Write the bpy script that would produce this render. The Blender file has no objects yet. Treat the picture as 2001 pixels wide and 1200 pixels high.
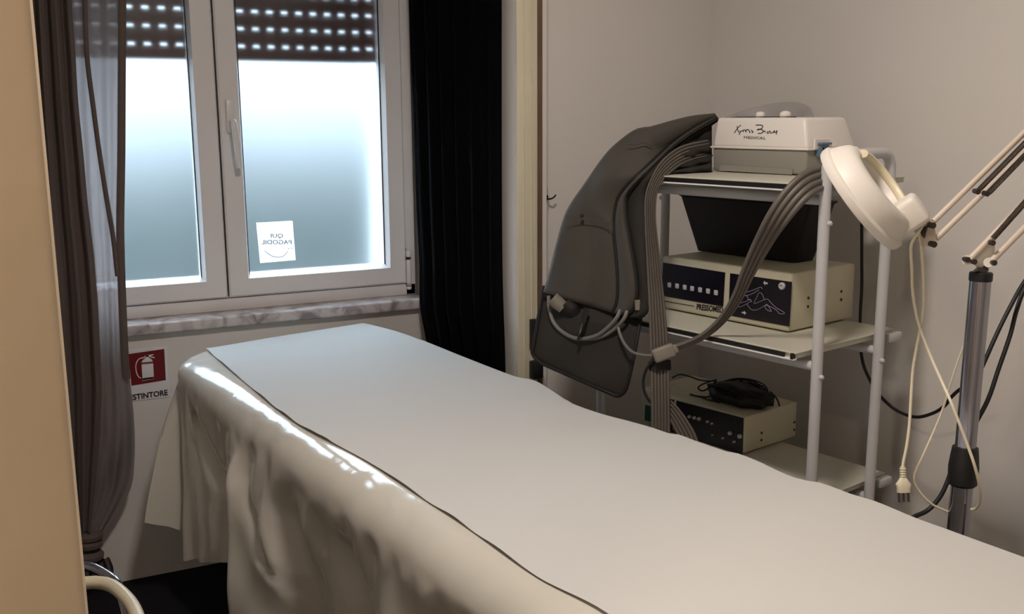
import bpy, bmesh, math, random
import numpy as np
from mathutils import Vector, Matrix

SC = bpy.context.scene
COL = SC.collection
random.seed(7)
rng = np.random.default_rng(5)

# ------------------------------------------------------------------ camera
F = 1956.6                       # focal length in pixels of the 2001 px wide frame
PIT, ROL, YAW, H = math.radians(10.77), math.radians(-.3086), math.radians(26.55), 1.4
def _cam_axes():
    cp, sp = math.cos(PIT), math.sin(PIT)
    fwd, right = np.array([0, cp, -sp]), np.array([1., 0, 0])
    up = np.cross(right, fwd)
    c, s = math.cos(ROL), math.sin(ROL)
    r2, u2 = c*right + s*up, -s*right + c*up
    cy, sy = math.cos(-YAW), math.sin(-YAW)
    R = np.array([[cy, -sy, 0], [sy, cy, 0], [0, 0, 1]])
    return R @ fwd, R @ r2, R @ u2
FWD, RGT, UPV = _cam_axes()
EYE = np.array([0, 0, H])
cd = bpy.data.cameras.new('camera'); cam = bpy.data.objects.new('camera', cd); COL.objects.link(cam)
cd.sensor_width = 36; cd.sensor_fit = 'HORIZONTAL'; cd.lens = F/2001*36; cd.clip_start = .02
Mc = Matrix((RGT, UPV, -FWD)).transposed().to_4x4(); Mc.translation = EYE
cam.matrix_world = Mc
SC.camera = cam

# ------------------------------------------------------------------ exposure, sky, lamps
SC.view_settings.view_transform = 'Standard'; SC.view_settings.look = 'None'
SC.view_settings.gamma = 1; SC.view_settings.use_curve_mapping = False
SC.view_settings.exposure = 0.0
W = bpy.data.worlds.new('overcast_sky'); SC.world = W; W.use_nodes = True
_n = W.node_tree.nodes; _l = W.node_tree.links
_bg = _n['Background']
_tc = _n.new('ShaderNodeTexCoord'); _sx = _n.new('ShaderNodeSeparateXYZ'); _l.new(_tc.outputs['Generated'], _sx.inputs[0])
_mx = _n.new('ShaderNodeMath'); _mx.operation = 'MAXIMUM'; _mx.inputs[1].default_value = 0; _l.new(_sx.outputs['Z'], _mx.inputs[0])
_ml = _n.new('ShaderNodeMath'); _ml.operation = 'MULTIPLY_ADD'; _l.new(_mx.outputs[0], _ml.inputs[0])
SKY = 1.2
_ml.inputs[1].default_value = 17.4*SKY; _ml.inputs[2].default_value = SKY       # overcast sky, brighter overhead
_bg.inputs['Color'].default_value = (.72, .855, 1.0, 1); _l.new(_ml.outputs[0], _bg.inputs['Strength'])

def lamp(name, loc, power, size, color, aim=None, spread=180):
    d = bpy.data.lights.new(name, 'AREA'); d.shape = 'DISK'; d.size = size; d.energy = power; d.color = color
    d.spread = math.radians(spread)
    o = bpy.data.objects.new(name, d); COL.objects.link(o); o.location = loc
    if aim is not None:
        o.rotation_euler = (Vector(aim)-Vector(loc)).to_track_quat('-Z', 'Y').to_euler()
    return o
lamp('ceiling_lamp', (.56, 1.1, 2.44), 22.5, .26, (1, .885, .795))
lamp('corridor_lamp', (-.90, .08, 2.2), 19, .26, (1, .81, .61))

# ------------------------------------------------------------------ pixel -> place helpers (frame 2001 x 1200)
def ray(x, y): return FWD + RGT*((x-1000.5)/F) + UPV*((600-y)/F)
def AT(x, y, t): return EYE + ray(x, y)*t
def OY(x, y, Y): d = ray(x, y); return EYE + d*(Y/d[1])
def OX(x, y, X): d = ray(x, y); return EYE + d*(X/d[0])
def OZ(x, y, z): d = ray(x, y); return EYE + d*((z-H)/d[2])
_a = math.radians(11.95)
TU = np.array([-math.sin(_a), math.cos(_a), 0]); TV = np.array([math.cos(_a), math.sin(_a), 0]); TZ = np.array([0, 0, 1.])
TK = np.array([1.4114, 1.5295, 0])
def TP(s, d, z): return TK + TU*s + TV*d + TZ*z           # trolley frame: s to the left, d to the back
def TF(x, y, d):                                           # pixel on the trolley's plane at depth d
    r = ray(x, y); return EYE + r*((TK + TV*d - EYE) @ TV / (r @ TV))
def TS(x, y, s):
    r = ray(x, y); return EYE + r*((TK + TU*s - EYE) @ TU / (r @ TU))
def tl(P): q = P - TK; return np.array([q @ TU, q @ TV, P[2]])

# ------------------------------------------------------------------ materials
MATS = {}
def lin(c): return tuple((x/12.92 if x <= .04045 else ((x+.055)/1.055)**2.4) for x in c)
def mat(name, rgb, rough=.5, metal=0., spec=.5, bump=None, var=None, coat=0., srgb=True, sheen=0., emit=None):
    m = bpy.data.materials.new(name); m.use_nodes = True; N = m.node_tree.nodes; L = m.node_tree.links
    p = N['Principled BSDF']; c = lin(rgb) if srgb else rgb
    p.inputs['Base Color'].default_value = (*c, 1); p.inputs['Roughness'].default_value = rough
    p.inputs['Metallic'].default_value = metal; p.inputs['Specular IOR Level'].default_value = spec
    p.inputs['Coat Weight'].default_value = coat; p.inputs['Coat Roughness'].default_value = .08
    if sheen: p.inputs['Sheen Weight'].default_value = sheen
    tc = N.new('ShaderNodeTexCoord')
    if var:
        sc, amt = var[:2]
        nz = N.new('ShaderNodeTexNoise'); nz.inputs['Scale'].default_value = sc; nz.inputs['Detail'].default_value = 4
        L.new(tc.outputs['Object'], nz.inputs['Vector'])
        mp = N.new('ShaderNodeMapRange'); mp.inputs[1].default_value = .3; mp.inputs[2].default_value = .7
        mp.inputs[3].default_value = 1-amt; mp.inputs[4].default_value = 1+amt*.5
        L.new(nz.outputs['Fac'], mp.inputs[0])
        vm = N.new('ShaderNodeVectorMath'); vm.operation = 'SCALE'; vm.inputs[0].default_value = c
        L.new(mp.outputs[0], vm.inputs['Scale']); L.new(vm.outputs[0], p.inputs['Base Color'])
    if bump:
        sc, st = bump[:2]
        nz = N.new('ShaderNodeTexNoise'); nz.inputs['Scale'].default_value = sc; nz.inputs['Detail'].default_value = 5
        L.new(tc.outputs['Object'], nz.inputs['Vector'])
        b = N.new('ShaderNodeBump'); b.inputs['Strength'].default_value = st; b.inputs['Distance'].default_value = .004
        L.new(nz.outputs['Fac'], b.inputs['Height']); L.new(b.outputs[0], p.inputs['Normal'])
    MATS[name] = m
    return m
M = MATS
mat('wall_paint', (.87, .855, .84), .85, spec=.2, bump=(60, .06), var=(2.2, .03))
mat('warm_wall_paint', (.84, .77, .67), .8, spec=.25, bump=(45, .10), var=(6, .07))
mat('ceiling_paint', (.93, .92, .90), .9, spec=.1, bump=(80, .03))
mat('dark_floor', (.10, .095, .12), .75, spec=.15, bump=(90, .08), var=(8, .2))
mat('window_upvc', (.90, .89, .89), .32, spec=.5, var=(5, .02))
mat('seal_black', (.05, .05, .06), .6)
mat('post_cream', (.86, .83, .74), .6, bump=(30, .08), var=(7, .05))
mat('post_brown', (.42, .34, .27), .6, var=(12, .15))
mat('shutter_brown', (.36, .17, .13), .55, spec=.3, var=(18, .15))
mat('outdoor_white', (.93, .93, .93), .8)
mat('hedge_green', (.25, .285, .27), .9, spec=.1, bump=(30, .9), var=(7, .35))
mat('outdoor_ground', (.42, .43, .42), .9, var=(4, .2))
mat('curtain_black', (.024, .024, .034), .9, spec=.05, bump=(300, .1))
mat('curtain_dense', (.38, .335, .32), .8, spec=.15, bump=(400, .1), sheen=.1)
mat('sign_white', (.88, .88, .90), .5); mat('sign_red', (.43, .03, .07), .45); mat('ink_black', (.03, .03, .035), .6)
mat('ink_grey', (.45, .45, .47), .6)
mat('trolley_white', (.77, .77, .785), .35, var=(9, .03)); mat('laminate', (.78, .77, .71), .4, var=(6, .03))
mat('groove_black', (.03, .03, .03), .5); mat('lip_white', (.93, .93, .93), .35)
mat('device_cream', (.77, .75, .66), .5, bump=(500, .05), var=(5, .03))
mat('device_white', (.93, .91, .89), .42, var=(5, .02)); mat('device_grey', (.66, .64, .60), .5, var=(6, .04)); mat('hood_grey', (.60, .59, .58), .5)
mat('device_lower', (.58, .57, .54), .5, var=(6, .03))
mat('panel_dark', (.05, .04, .09), .3, var=(20, .25)); mat('button_grey', (.72, .72, .74), .5); mat('line_lilac', (.62, .55, .66), .6)
mat('screw_dark', (.25, .23, .20), .5, metal=.5); mat('clip_blue', (.38, .47, .56), .45); mat('switch_green', (.05, .26, .22), .3)
mat('bin_dark', (.095, .07, .066), .55, spec=.3, var=(10, .15))
mat('cable_black', (.018, .018, .022), .55)
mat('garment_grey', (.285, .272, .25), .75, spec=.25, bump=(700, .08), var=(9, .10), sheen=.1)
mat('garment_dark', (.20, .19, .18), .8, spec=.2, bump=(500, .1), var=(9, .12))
mat('garment_shade', (.18, .17, .17), .8, spec=.2, var=(9, .12)); mat('piping', (.05, .05, .058), .7)  # garment_shade: darker garment copy, shade of the gap put into the colour; also one dark tube
mat('hose_grey', (.385, .36, .335), .5, var=(14, .06)); mat('tube_grey', (.43, .42, .41), .4); mat('connector_grey', (.49, .47, .43), .5)
mat('zip_metal', (.5, .5, .5), .3, metal=1)
mat('lamp_white', (.88, .86, .83), .48, var=(8, .02)); mat('lamp_cream', (.89, .85, .74), .4); mat('arm_cream', (.82, .765, .71), .4)
mat('bolt_dark', (.30, .27, .26), .4, metal=.6); mat('spring_dark', (.35, .31, .29), .4, metal=.7)
mat('chrome', (.62, .62, .66), .16, metal=1); mat('cord_cream', (.86, .83, .74), .5); mat('pin_metal', (.45, .43, .42), .3, metal=.9)
mat('tube_cream', (.80, .76, .66), .35); mat('vinyl_black', (.05, .05, .06), .5); mat('steel_frame', (.7, .7, .72), .3, metal=.8)
mat('mattress_white', (.85, .84, .80), .5)
mat('paper_white', (.80, .80, .79), .75, spec=.2, bump=(14, .06), var=(2.5, .015))
mat('hook_metal', (.16, .15, .14), .35, metal=.9); mat('socket_black', (.06, .06, .075), .5)

# marble sill
def _marble():
    m = mat('marble', (.80, .78, .78), .28); N = m.node_tree.nodes; L = m.node_tree.links; p = N['Principled BSDF']
    tc = N.new('ShaderNodeTexCoord'); nz = N.new('ShaderNodeTexNoise'); nz.inputs['Scale'].default_value = 14; nz.inputs['Detail'].default_value = 8
    nz.inputs['Distortion'].default_value = 1.2
    L.new(tc.outputs['Object'], nz.inputs['Vector'])
    r = N.new('ShaderNodeValToRGB'); L.new(nz.outputs['Fac'], r.inputs[0])
    r.color_ramp.elements[0].position = .34; r.color_ramp.elements[0].color = (*lin((.56, .52, .54)), 1)
    r.color_ramp.elements[1].position = .56; r.color_ramp.elements[1].color = (*lin((.82, .80, .80)), 1)
    L.new(r.outputs[0], p.inputs['Base Color'])
_marble()
def _frosted():
    m = mat('frosted_glass', (.88, .915, .93), .36); p = m.node_tree.nodes['Principled BSDF']
    p.inputs['Transmission Weight'].default_value = 1; p.inputs['IOR'].default_value = 1.42
_frosted()
def _sheer():
    m = bpy.data.materials.new('curtain_sheer'); m.use_nodes = True; N = m.node_tree.nodes; L = m.node_tree.links
    N.remove(N['Principled BSDF']); out = N['Material Output']
    d = N.new('ShaderNodeBsdfDiffuse'); d.inputs['Color'].default_value = (.30, .28, .29, 1)
    t = N.new('ShaderNodeBsdfTranslucent'); t.inputs['Color'].default_value = (.36, .30, .29, 1)
    tr = N.new('ShaderNodeBsdfTransparent'); tr.inputs['Color'].default_value = (.96, .90, .90, 1)
    a = N.new('ShaderNodeMixShader'); a.inputs[0].default_value = .5; L.new(d.outputs[0], a.inputs[1]); L.new(t.outputs[0], a.inputs[2])
    b = N.new('ShaderNodeMixShader'); L.new(a.outputs[0], b.inputs[1]); L.new(tr.outputs[0], b.inputs[2])
    # woven threads: a little see-through, less at grazing angles
    lw = N.new('ShaderNodeLayerWeight'); lw.inputs[0].default_value = .35
    mp = N.new('ShaderNodeMapRange'); mp.inputs[1].default_value = 0; mp.inputs[2].default_value = .9; mp.inputs[3].default_value = .10; mp.inputs[4].default_value = .02
    L.new(lw.outputs['Facing'], mp.inputs[0]); L.new(mp.outputs[0], b.inputs[0])
    L.new(b.outputs[0], out.inputs[0]); MATS['curtain_sheer'] = m
_sheer()
def _pvc():
    m = mat('cover_pvc', (.83, .815, .775), .13, spec=.5, var=(3, .03)); N = m.node_tree.nodes; L = m.node_tree.links; p = N['Principled BSDF']
    tc = N.new('ShaderNodeTexCoord'); mpg = N.new('ShaderNodeMapping'); mpg.inputs['Scale'].default_value = (1, 1, .6); L.new(tc.outputs['Object'], mpg.inputs[0])
    n1 = N.new('ShaderNodeTexNoise'); n1.inputs['Scale'].default_value = 9; n1.inputs['Detail'].default_value = 3; n1.inputs['Distortion'].default_value = .8
    L.new(mpg.outputs[0], n1.inputs['Vector'])
    b = N.new('ShaderNodeBump'); b.inputs['Strength'].default_value = .10; b.inputs['Distance'].default_value = .02
    L.new(n1.outputs['Fac'], b.inputs['Height']); L.new(b.outputs[0], p.inputs['Normal'])
_pvc()
def _sticker():
    m = bpy.data.materials.new('sticker_paper'); m.use_nodes = True; N = m.node_tree.nodes; L = m.node_tree.links
    N.remove(N['Principled BSDF']); d = N.new('ShaderNodeBsdfDiffuse'); d.inputs[0].default_value = (.9, .9, .9, 1)
    t = N.new('ShaderNodeBsdfTranslucent'); t.inputs[0].default_value = (.95, .95, .95, 1)
    a = N.new('ShaderNodeMixShader'); a.inputs[0].default_value = .85; L.new(d.outputs[0], a.inputs[1]); L.new(t.outputs[0], a.inputs[2])
    L.new(a.outputs[0], N['Material Output'].inputs[0]); MATS['sticker_paper'] = m
_sticker()

# ------------------------------------------------------------------ mesh helpers
def crm(pts, n):
    """n samples along a Catmull-Rom curve through pts (any number of columns), even in the parameter of chord length"""
    P = np.array(pts, float)
    if len(P) == 2: return np.array([P[0]+(P[1]-P[0])*i/(n-1) for i in range(n)])
    dd = np.linalg.norm(np.diff(P[:, :min(3, P.shape[1])], axis=0), axis=1); T = np.r_[0, np.cumsum(np.maximum(dd, 1e-6))]
    m = np.zeros_like(P)
    m[1:-1] = (P[2:]-P[:-2])/(T[2:]-T[:-2])[:, None]; m[0] = (P[1]-P[0])/(T[1]-T[0]); m[-1] = (P[-1]-P[-2])/(T[-1]-T[-2])
    q = np.linspace(0, T[-1], n); k = np.clip(np.searchsorted(T, q, 'right')-1, 0, len(P)-2)
    h = (T[k+1]-T[k]); u = (q-T[k])/h; u = u[:, None]; h = h[:, None]
    return (2*u**3-3*u**2+1)*P[k] + (u**3-2*u**2+u)*h*m[k] + (-2*u**3+3*u**2)*P[k+1] + (u**3-u**2)*h*m[k+1]

class MB:
    def __init__(s): s.v = []; s.f = []; s.mi = []; s.cur = 0
    def add(s, vs, fs):
        o = len(s.v); s.v += [tuple(map(float, v)) for v in vs]; s.f += [tuple(o+i for i in f) for f in fs]; s.mi += [s.cur]*len(fs); return s
    def box(s, c, size, B=None, bev=0, seg=2):
        bm = bmesh.new(); bmesh.ops.create_cube(bm, size=1)
        for v in bm.verts: v.co = Vector((v.co.x*size[0], v.co.y*size[1], v.co.z*size[2]))
        if bev: bmesh.ops.bevel(bm, geom=bm.edges[:], offset=bev, segments=seg, profile=.5, affect='EDGES')
        s.frombm(bm, c, B); return s
    def frombm(s, bm, c=(0, 0, 0), B=None):
        bm.verts.index_update(); c = np.array(c, float)
        B = np.eye(3) if B is None else np.array(B, float)
        vs = [c + B[0]*v.co.x + B[1]*v.co.y + B[2]*v.co.z for v in bm.verts]
        s.add(vs, [[v.index for v in f.verts] for f in bm.faces]); bm.free()
    def bxr(s, a, b, bev=0, seg=2):
        a, b = np.array(a, float), np.array(b, float); return s.box((a+b)/2, np.abs(b-a), None, bev, seg)
    def hexa(s, P):            # 8 corners: bottom 4 then top 4
        return s.add(P, [(0, 3, 2, 1), (4, 5, 6, 7), (0, 1, 5, 4), (1, 2, 6, 5), (2, 3, 7, 6), (3, 0, 4, 7)])
    def tube(s, pts, r, n=10, k=None, cap=True, ref=None, flat=1.0):
        P = np.array(pts, float)
        if k: P = crm(P, k)
        m = len(P); rr = np.interp(np.linspace(0, 1, m), np.linspace(0, 1, len(r)), r) if hasattr(r, '__len__') else [r]*m
        T = np.gradient(P, axis=0); T /= np.linalg.norm(T, axis=1)[:, None]+1e-12
        a = np.array(ref, float) if ref is not None else (np.array([0, 0, 1.]) if abs(T[0][2]) < .9 else np.array([1., 0, 0]))
        rings = []
        for i in range(m):
            a = a - T[i]*(a @ T[i]); a /= np.linalg.norm(a)+1e-12; b = np.cross(T[i], a)
            rings.append([P[i] + rr[i]*(math.cos(2*math.pi*j/n)*a*flat + math.sin(2*math.pi*j/n)*b) for j in range(n)])
        vs = [v for r_ in rings for v in r_]
        fs = [(i*n+j, i*n+(j+1) % n, (i+1)*n+(j+1) % n, (i+1)*n+j) for i in range(m-1) for j in range(n)]
        if cap: fs += [tuple(range(n-1, -1, -1)), tuple((m-1)*n+j for j in range(n))]
        return s.add(vs, fs)
    def lathe(s, prof, c, axis, n=48, closed=False):
        ax = np.array(axis, float); ax /= np.linalg.norm(ax)
        a = np.array([0, 0, 1.]) if abs(ax[2]) < .9 else np.array([1., 0, 0]); a = a-ax*(a @ ax); a /= np.linalg.norm(a); b = np.cross(ax, a)
        c = np.array(c, float); m = len(prof)
        vs = [c + ax*h + r*(math.cos(2*math.pi*j/n)*a + math.sin(2*math.pi*j/n)*b) for (r, h) in prof for j in range(n)]
        rng_ = range(m if closed else m-1)
        fs = [(i*n+j, i*n+(j+1) % n, ((i+1) % m)*n+(j+1) % n, ((i+1) % m)*n+j) for i in rng_ for j in range(n)]
        if not closed: fs += [tuple(range(n-1, -1, -1)), tuple((m-1)*n+j for j in range(n))]
        return s.add(vs, fs)
    def grid(s, G):
        G = np.array(G, float); a, b = G.shape[:2]
        return s.add(G.reshape(-1, 3), [(i*b+j, i*b+j+1, (i+1)*b+j+1, (i+1)*b+j) for i in range(a-1) for j in range(b-1)])
    def prism(s, poly, vec):
        P = [np.array(p, float) for p in poly]; n = len(P); v = np.array(vec, float)
        return s.add(P+[p+v for p in P], [tuple(range(n-1, -1, -1)), tuple(range(n, 2*n))] + [(i, (i+1) % n, n+(i+1) % n, n+i) for i in range(n)])
    def text(s, txt, org, right, up, width, height, depth=.0006, bold=0.):
        """lettering in the built-in font, stretched to width x height, standing out by depth"""
        cu = bpy.data.curves.new('t', 'FONT'); cu.body = txt; cu.extrude = .5; cu.offset = bold; cu.resolution_u = 3
        o = bpy.data.objects.new('t', cu); COL.objects.link(o); dg = bpy.context.evaluated_depsgraph_get()
        me = bpy.data.meshes.new_from_object(o.evaluated_get(dg)); bpy.data.objects.remove(o); bpy.data.curves.remove(cu)
        V = np.array([v.co[:] for v in me.vertices]); lo, hi = V.min(0), V.max(0)
        right, up = np.array(right, float), np.array(up, float); right /= np.linalg.norm(right); up /= np.linalg.norm(up)
        nrm = np.cross(right, up)
        if nrm @ (EYE-np.array(org)) < 0: nrm = -nrm
        q = (V-lo)/(hi-lo)
        s.add([np.array(org)+right*(a*width)+up*(b*height)+nrm*(c*depth) for a, b, c in q], [tuple(p.vertices) for p in me.polygons])
        bpy.data.meshes.remove(me); return s
    def build(s, name, mats, parent=None, smooth=35, loc=None, label=None, kind=None):
        off = np.zeros(3)
        p = parent
        while p is not None: off += np.array(p.location); p = p.parent
        if loc is not None: off = off + np.array(loc, float)
        me = bpy.data.meshes.new(name)
        me.from_pydata([tuple(np.array(v)-off) for v in s.v], [], s.f)
        bm = bmesh.new(); bm.from_mesh(me); bmesh.ops.recalc_face_normals(bm, faces=bm.faces); bm.to_mesh(me); bm.free()
        ms = mats if isinstance(mats, (list, tuple)) else [mats]
        for m in ms: me.materials.append(M[m])
        me.polygons.foreach_set('material_index', s.mi)
        if smooth:
            me.polygons.foreach_set('use_smooth', [True]*len(me.polygons)); me.set_sharp_from_angle(angle=math.radians(smooth))
        o = bpy.data.objects.new(name, me); COL.objects.link(o)
        if parent is not None: o.parent = parent
        if loc is not None: o.location = loc
        if label: o['label'] = label
        if kind: o['kind'] = kind
        return o
def thing(name, loc, label, cat, group=None):
    o = bpy.data.objects.new(name, None); COL.objects.link(o); o.location = tuple(map(float, loc)); o.empty_display_size = .05
    o['label'] = label; o['category'] = cat
    if group: o['group'] = group
    return o
def tag(o, label, cat, group=None, kind=None):
    o['label'] = label; o['category'] = cat
    if group: o['group'] = group
    if kind: o['kind'] = kind
    return o
def struct(o): o['kind'] = 'structure'; return o
def solid(o, t, off=0):
    m = o.modifiers.new('thickness', 'SOLIDIFY'); m.thickness = t; m.offset = off; return o

# ================================================================== THE ROOM
WY, FY = 3.106, 3.165               # inner face of the window wall, front face of the sashes
WX0, WX1, WZ0, WZ1 = -.06, 1.232, .80, 2.16
RX, RY, CZ = 1.925, 2.511, 2.5      # right wall, wall right of the window bay, ceiling height
b = MB()
b.bxr((-1.3, WY, 0), (WX0, WY+.36, CZ)); b.bxr((WX1, WY, 0), (1.36, WY+.36, CZ)); b.bxr((WX0, WY, 0), (WX1, WY+.36, .768)); b.bxr((WX0, WY, WZ1), (WX1, WY+.36, CZ))
struct(b.build('wall_back', 'wall_paint', smooth=0))
# outer jambs of the opening, painted white
b = MB(); b.bxr((1.170, 3.262, .78), (WX1, WY+.36, WZ1)); b.bxr((WX0, 3.262, .78), (.02, WY+.36, WZ1)); b.bxr((.02, 3.262, .76), (1.170, WY+.36, .80))
struct(b.build('trim_1', 'outdoor_white', smooth=0))
b = MB(); b.bxr((1.310, RY, 0), (RX+.12, RY+.1, CZ)); struct(b.build('wall_bay', 'wall_paint', smooth=0))
b = MB(); b.hexa([(1.242, 2.462, 0), (1.34, 2.462, 0), (1.36, WY+.02, 0), (1.228, WY+.02, 0), (1.242, 2.462, CZ), (1.34, 2.462, CZ), (1.36, WY+.02, CZ), (1.228, WY+.02, CZ)])
struct(b.build('wall_side', 'wall_paint', smooth=0))
b = MB(); b.bxr((RX, -1.3, 0), (RX+.1, RY+.1, CZ)); struct(b.build('wall_right', 'wall_paint', smooth=0))
b = MB(); b.bxr((-1.3, -1.3, 0), (-1.2, WY, CZ)); struct(b.build('wall_left', 'wall_paint', smooth=0))
b = MB(); b.bxr((-1.3, -1.4, 0), (RX+.1, -1.3, CZ)); struct(b.build('wall_front', 'wall_paint', smooth=0))
b = MB(); b.box((-.589, .70, 1.25), (1.222, .088, 2.5), None, .006, 2); struct(b.build('wall_entrance', 'warm_wall_paint', smooth=30))
b = MB(); b.bxr((-1.3, -1.4, -.1), (RX+.1, WY+.36, 0)); struct(b.build('floor', 'dark_floor', smooth=0))
b = MB(); b.bxr((-1.3, -1.4, CZ), (RX+.1, WY+.36, CZ+.1)); struct(b.build('ceiling', 'ceiling_paint', smooth=0))
# post at the end of the bay wall
b = MB(); b.box((1.2735, 2.456, 1.25), (.063, .014, 2.5), None, .003, 2)
for x in (1.262, 1.285): b.box((x, 2.4478, 1.25), (.004, .003, 2.5), None, .001, 1)
struct(b.build('trim_2', 'post_cream'))
b = MB(); b.bxr((1.3055, 2.460, 0), (1.3255, RY+.001, 2.5)); struct(b.build('trim_3', 'post_brown', smooth=0))
# marble sill
b = MB(); b.box(((WX0-.03+1.226)/2, (3.078+3.262)/2, .786), (1.226-WX0+.03, .184, .034), None, .006, 3); struct(b.build('trim_4', 'marble'))

# ------------------------------------------------------------------ window
SEAM, SR, SL = .589, 1.183, -.005
win = bpy.data.objects.new('window_1', None); COL.objects.link(win); win.location = (SEAM, FY+.04, .80); struct(win)
b = MB()
b.bxr((SL-.045, FY+.012, .803), (SR+.036, 3.262, .842), .003); b.bxr((SR, FY+.012, .803), (SR+.036, 3.262, 2.155), .003)
b.bxr((SL-.045, FY+.012, .803), (SL, 3.262, 2.155), .003); b.bxr((SL-.045, FY+.012, 2.10), (SR+.036, 3.262, 2.155), .003)
b.build('window_frame', 'window_upvc', win)
b = MB(); b.bxr((SEAM-.004, FY+.03, .845), (SEAM+.004, FY+.05, 2.09)); b.build('seal', 'seal_black', win, smooth=0)
def sash(x0, x1, px0, px1):
    z0, z1, pz0, pz1 = .846, 2.096, .912, 2.02
    g = .010                         # glazing bead slope
    o = [(x0, z0), (x1, z0), (x1, z1), (x0, z1)]; i1 = [(px0-g, pz0-g), (px1+g, pz0-g), (px1+g, pz1+g), (px0-g, pz1+g)]; i2 = [(px0, pz0), (px1, pz0), (px1, pz1), (px0, pz1)]
    Y0, Y1, Y2 = FY, FY+.030, FY+.062
    e = .005
    oo = [(x0+e, z0+e), (x1-e, z0+e), (x1-e, z1-e), (x0+e, z1-e)]
    rings = [[(x, Y2, z) for x, z in o], [(x, Y0+e, z) for x, z in o], [(x, Y0, z) for x, z in oo], [(x, Y0, z) for x, z in i1], [(x, Y1, z) for x, z in i2], [(x, Y2, z) for x, z in i2]]
    vs = [p for r in rings for p in r]; fs = []
    for k in range(6):
        k2 = (k+1) % 6
        fs += [(k*4+j, k*4+(j+1) % 4, k2*4+(j+1) % 4, k2*4+j) for j in range(4)]
    m = MB().add(vs, fs)
    # fine groove line round the glass
    s = m.build('sash', 'window_upvc', win, smooth=25)
    q = MB(); t = .0022
    for (a, c) in (((px0-t, pz0), (px0+.001, pz1)), ((px1-.001, pz0), (px1+t, pz1))): q.bxr((a[0], Y1-.004, a[1]), (c[0], Y1+.002, c[1]))
    q.build('gasket', 'seal_black', s, smooth=0)
    q = MB(); q.bxr((px0-.004, Y1+.003, pz0-.004), (px1+.004, Y1+.008, pz1+.004)); q.build('pane', 'frosted_glass', s, smooth=0)
    return s
sash(SL, SEAM-.003, .0595, .5135); sR = sash(SEAM+.003, SR, .662, 1.116)
b = MB(); hx = .632
b.box((hx-.008, FY-.006, 1.405), (.026, .012, .10), None, .004); 
b.tube([(hx-.006, FY-.010, 1.39), (hx-.006, FY-.036, 1.388), (hx-.004, FY-.042, 1.36), (hx+.004, FY-.040, 1.25)], [.009, .010, .011, .009], 12, 24, flat=.8)
b.build('handle', 'window_upvc', win)
b = MB(); hg = OY(801, 530, FY)
for dz, h in ((.062, .022), (0, .082), (-.052, .016)): b.lathe([(.0075, -h/2), (.0085, -h/2+.002), (.0085, h/2-.002), (.0075, h/2)], (SR+.008, FY+.002, .884+dz), (0, 0, 1), 16)
b.build('hinge', 'window_upvc', win)
b = MB(); 
for zz in (.836, .931): b.lathe([(.0088, -.0016), (.0088, .0016)], (SR+.008, FY+.002, .884+zz-.884), (0, 0, 1), 16)
b.bxr((SR-.0005, FY+.004, .838), (SR+.0012, FY+.010, .965)); b.build('hinge_gap', 'seal_black', win, smooth=0)

# roller shutter outside the glass, slats with light slots
sh = thing('roller_shutter', (SEAM, 3.247, 1.575), 'dark brown roller shutter half lowered outside the window, rows of light slots', 'shutter')
b = MB(); b.box((.5775, 3.245, 1.597), (1.11, .012, .040), None, .004); b.build('bottom_rail', 'shutter_brown', sh)
PIT_S = .0525; z = 1.616
for k in range(11):
    b = MB(); b.cur = 0
    prof = [(.004, -.003), (-.003, .012), (-.003, .028), (.004, .0430)]
    vs = []; 
    for x in (.022, 1.133): vs += [(x, 3.245+dy, z+.012+dz) for dy, dz in prof] + [(x, 3.245+dy+.004, z+.012+dz) for dy, dz in reversed(prof)]
    n = 8; b.add(vs, [tuple(range(n)), tuple(range(2*n-1, n-1, -1))] + [(i, (i+1) % n, n+(i+1) % n, n+i) for i in range(n)])
    x = .03
    while x < 1.12:
        b.bxr((x+.019, 3.246, z-.002), (min(x+.0462, 1.133), 3.249, z+.014)); x += .0462
    b.build('slat', 'shutter_brown', sh, smooth=0); z += PIT_S
# the garden beyond
b = MB(); b.bxr((-6, WY+.36, -.3), (9, 11, -.2)); tag(b.build('garden_ground', 'outdoor_ground', smooth=0), 'grey ground outside the frosted window', 'ground', kind='structure')
b = MB(); G = []
for i in range(60):
    x = -4+i*.2; G.append([(x, 6.0+.15*math.sin(i*2.1)+.1*rng.random(), zz) for zz in np.linspace(-.25, 1.16+.05*math.sin(i*1.3)+.035*rng.random()+.02*x, 8)] + [(x, 7.0, 1.12), (x, 7.0, -.25)])
b.grid(G); tag(b.build('garden_hedge', 'hedge_green', loc=(1.5, 6.5, -.2)), 'dark grey-green hedge outside, blurred by the lower frosted panes', 'hedge')

# sticker on the glass (reads right way round from outside)
sa, sb = OY(504, 437, FY+.036), OY(580, 513, FY+.036)
st = thing('window_sticker', ((sa[0]+sb[0])/2, FY+.032, sa[2]), 'square white payment sticker seen from behind on the right window pane', 'sticker')
b = MB(); x0, x1, z0, z1 = .692, .809, .946, 1.074
yS = FY+.0320
tilt = -.010
b.hexa([(x0+.006, yS, z0+tilt*.2), (x1+.004, yS, z0), (x1+.004, yS+.0004, z0), (x0+.006, yS+.0004, z0+tilt*.2), (x0, yS, z1), (x1, yS, z1), (x1, yS+.0004, z1), (x0, yS+.0004, z1)])
b.build('paper', 'sticker_paper', st, smooth=0)
b = MB()
def stx(px, py): P = OY(px, py, yS-.0003); return P
def mirror_text(mb, txt, pxl, pxr, yb, h):
    A, B_ = stx(pxl, yb), stx(pxr, yb); mb.text(txt, B_, A-B_, (0, 0, 1), np.linalg.norm(A-B_), h, .0002, .012)
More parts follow.
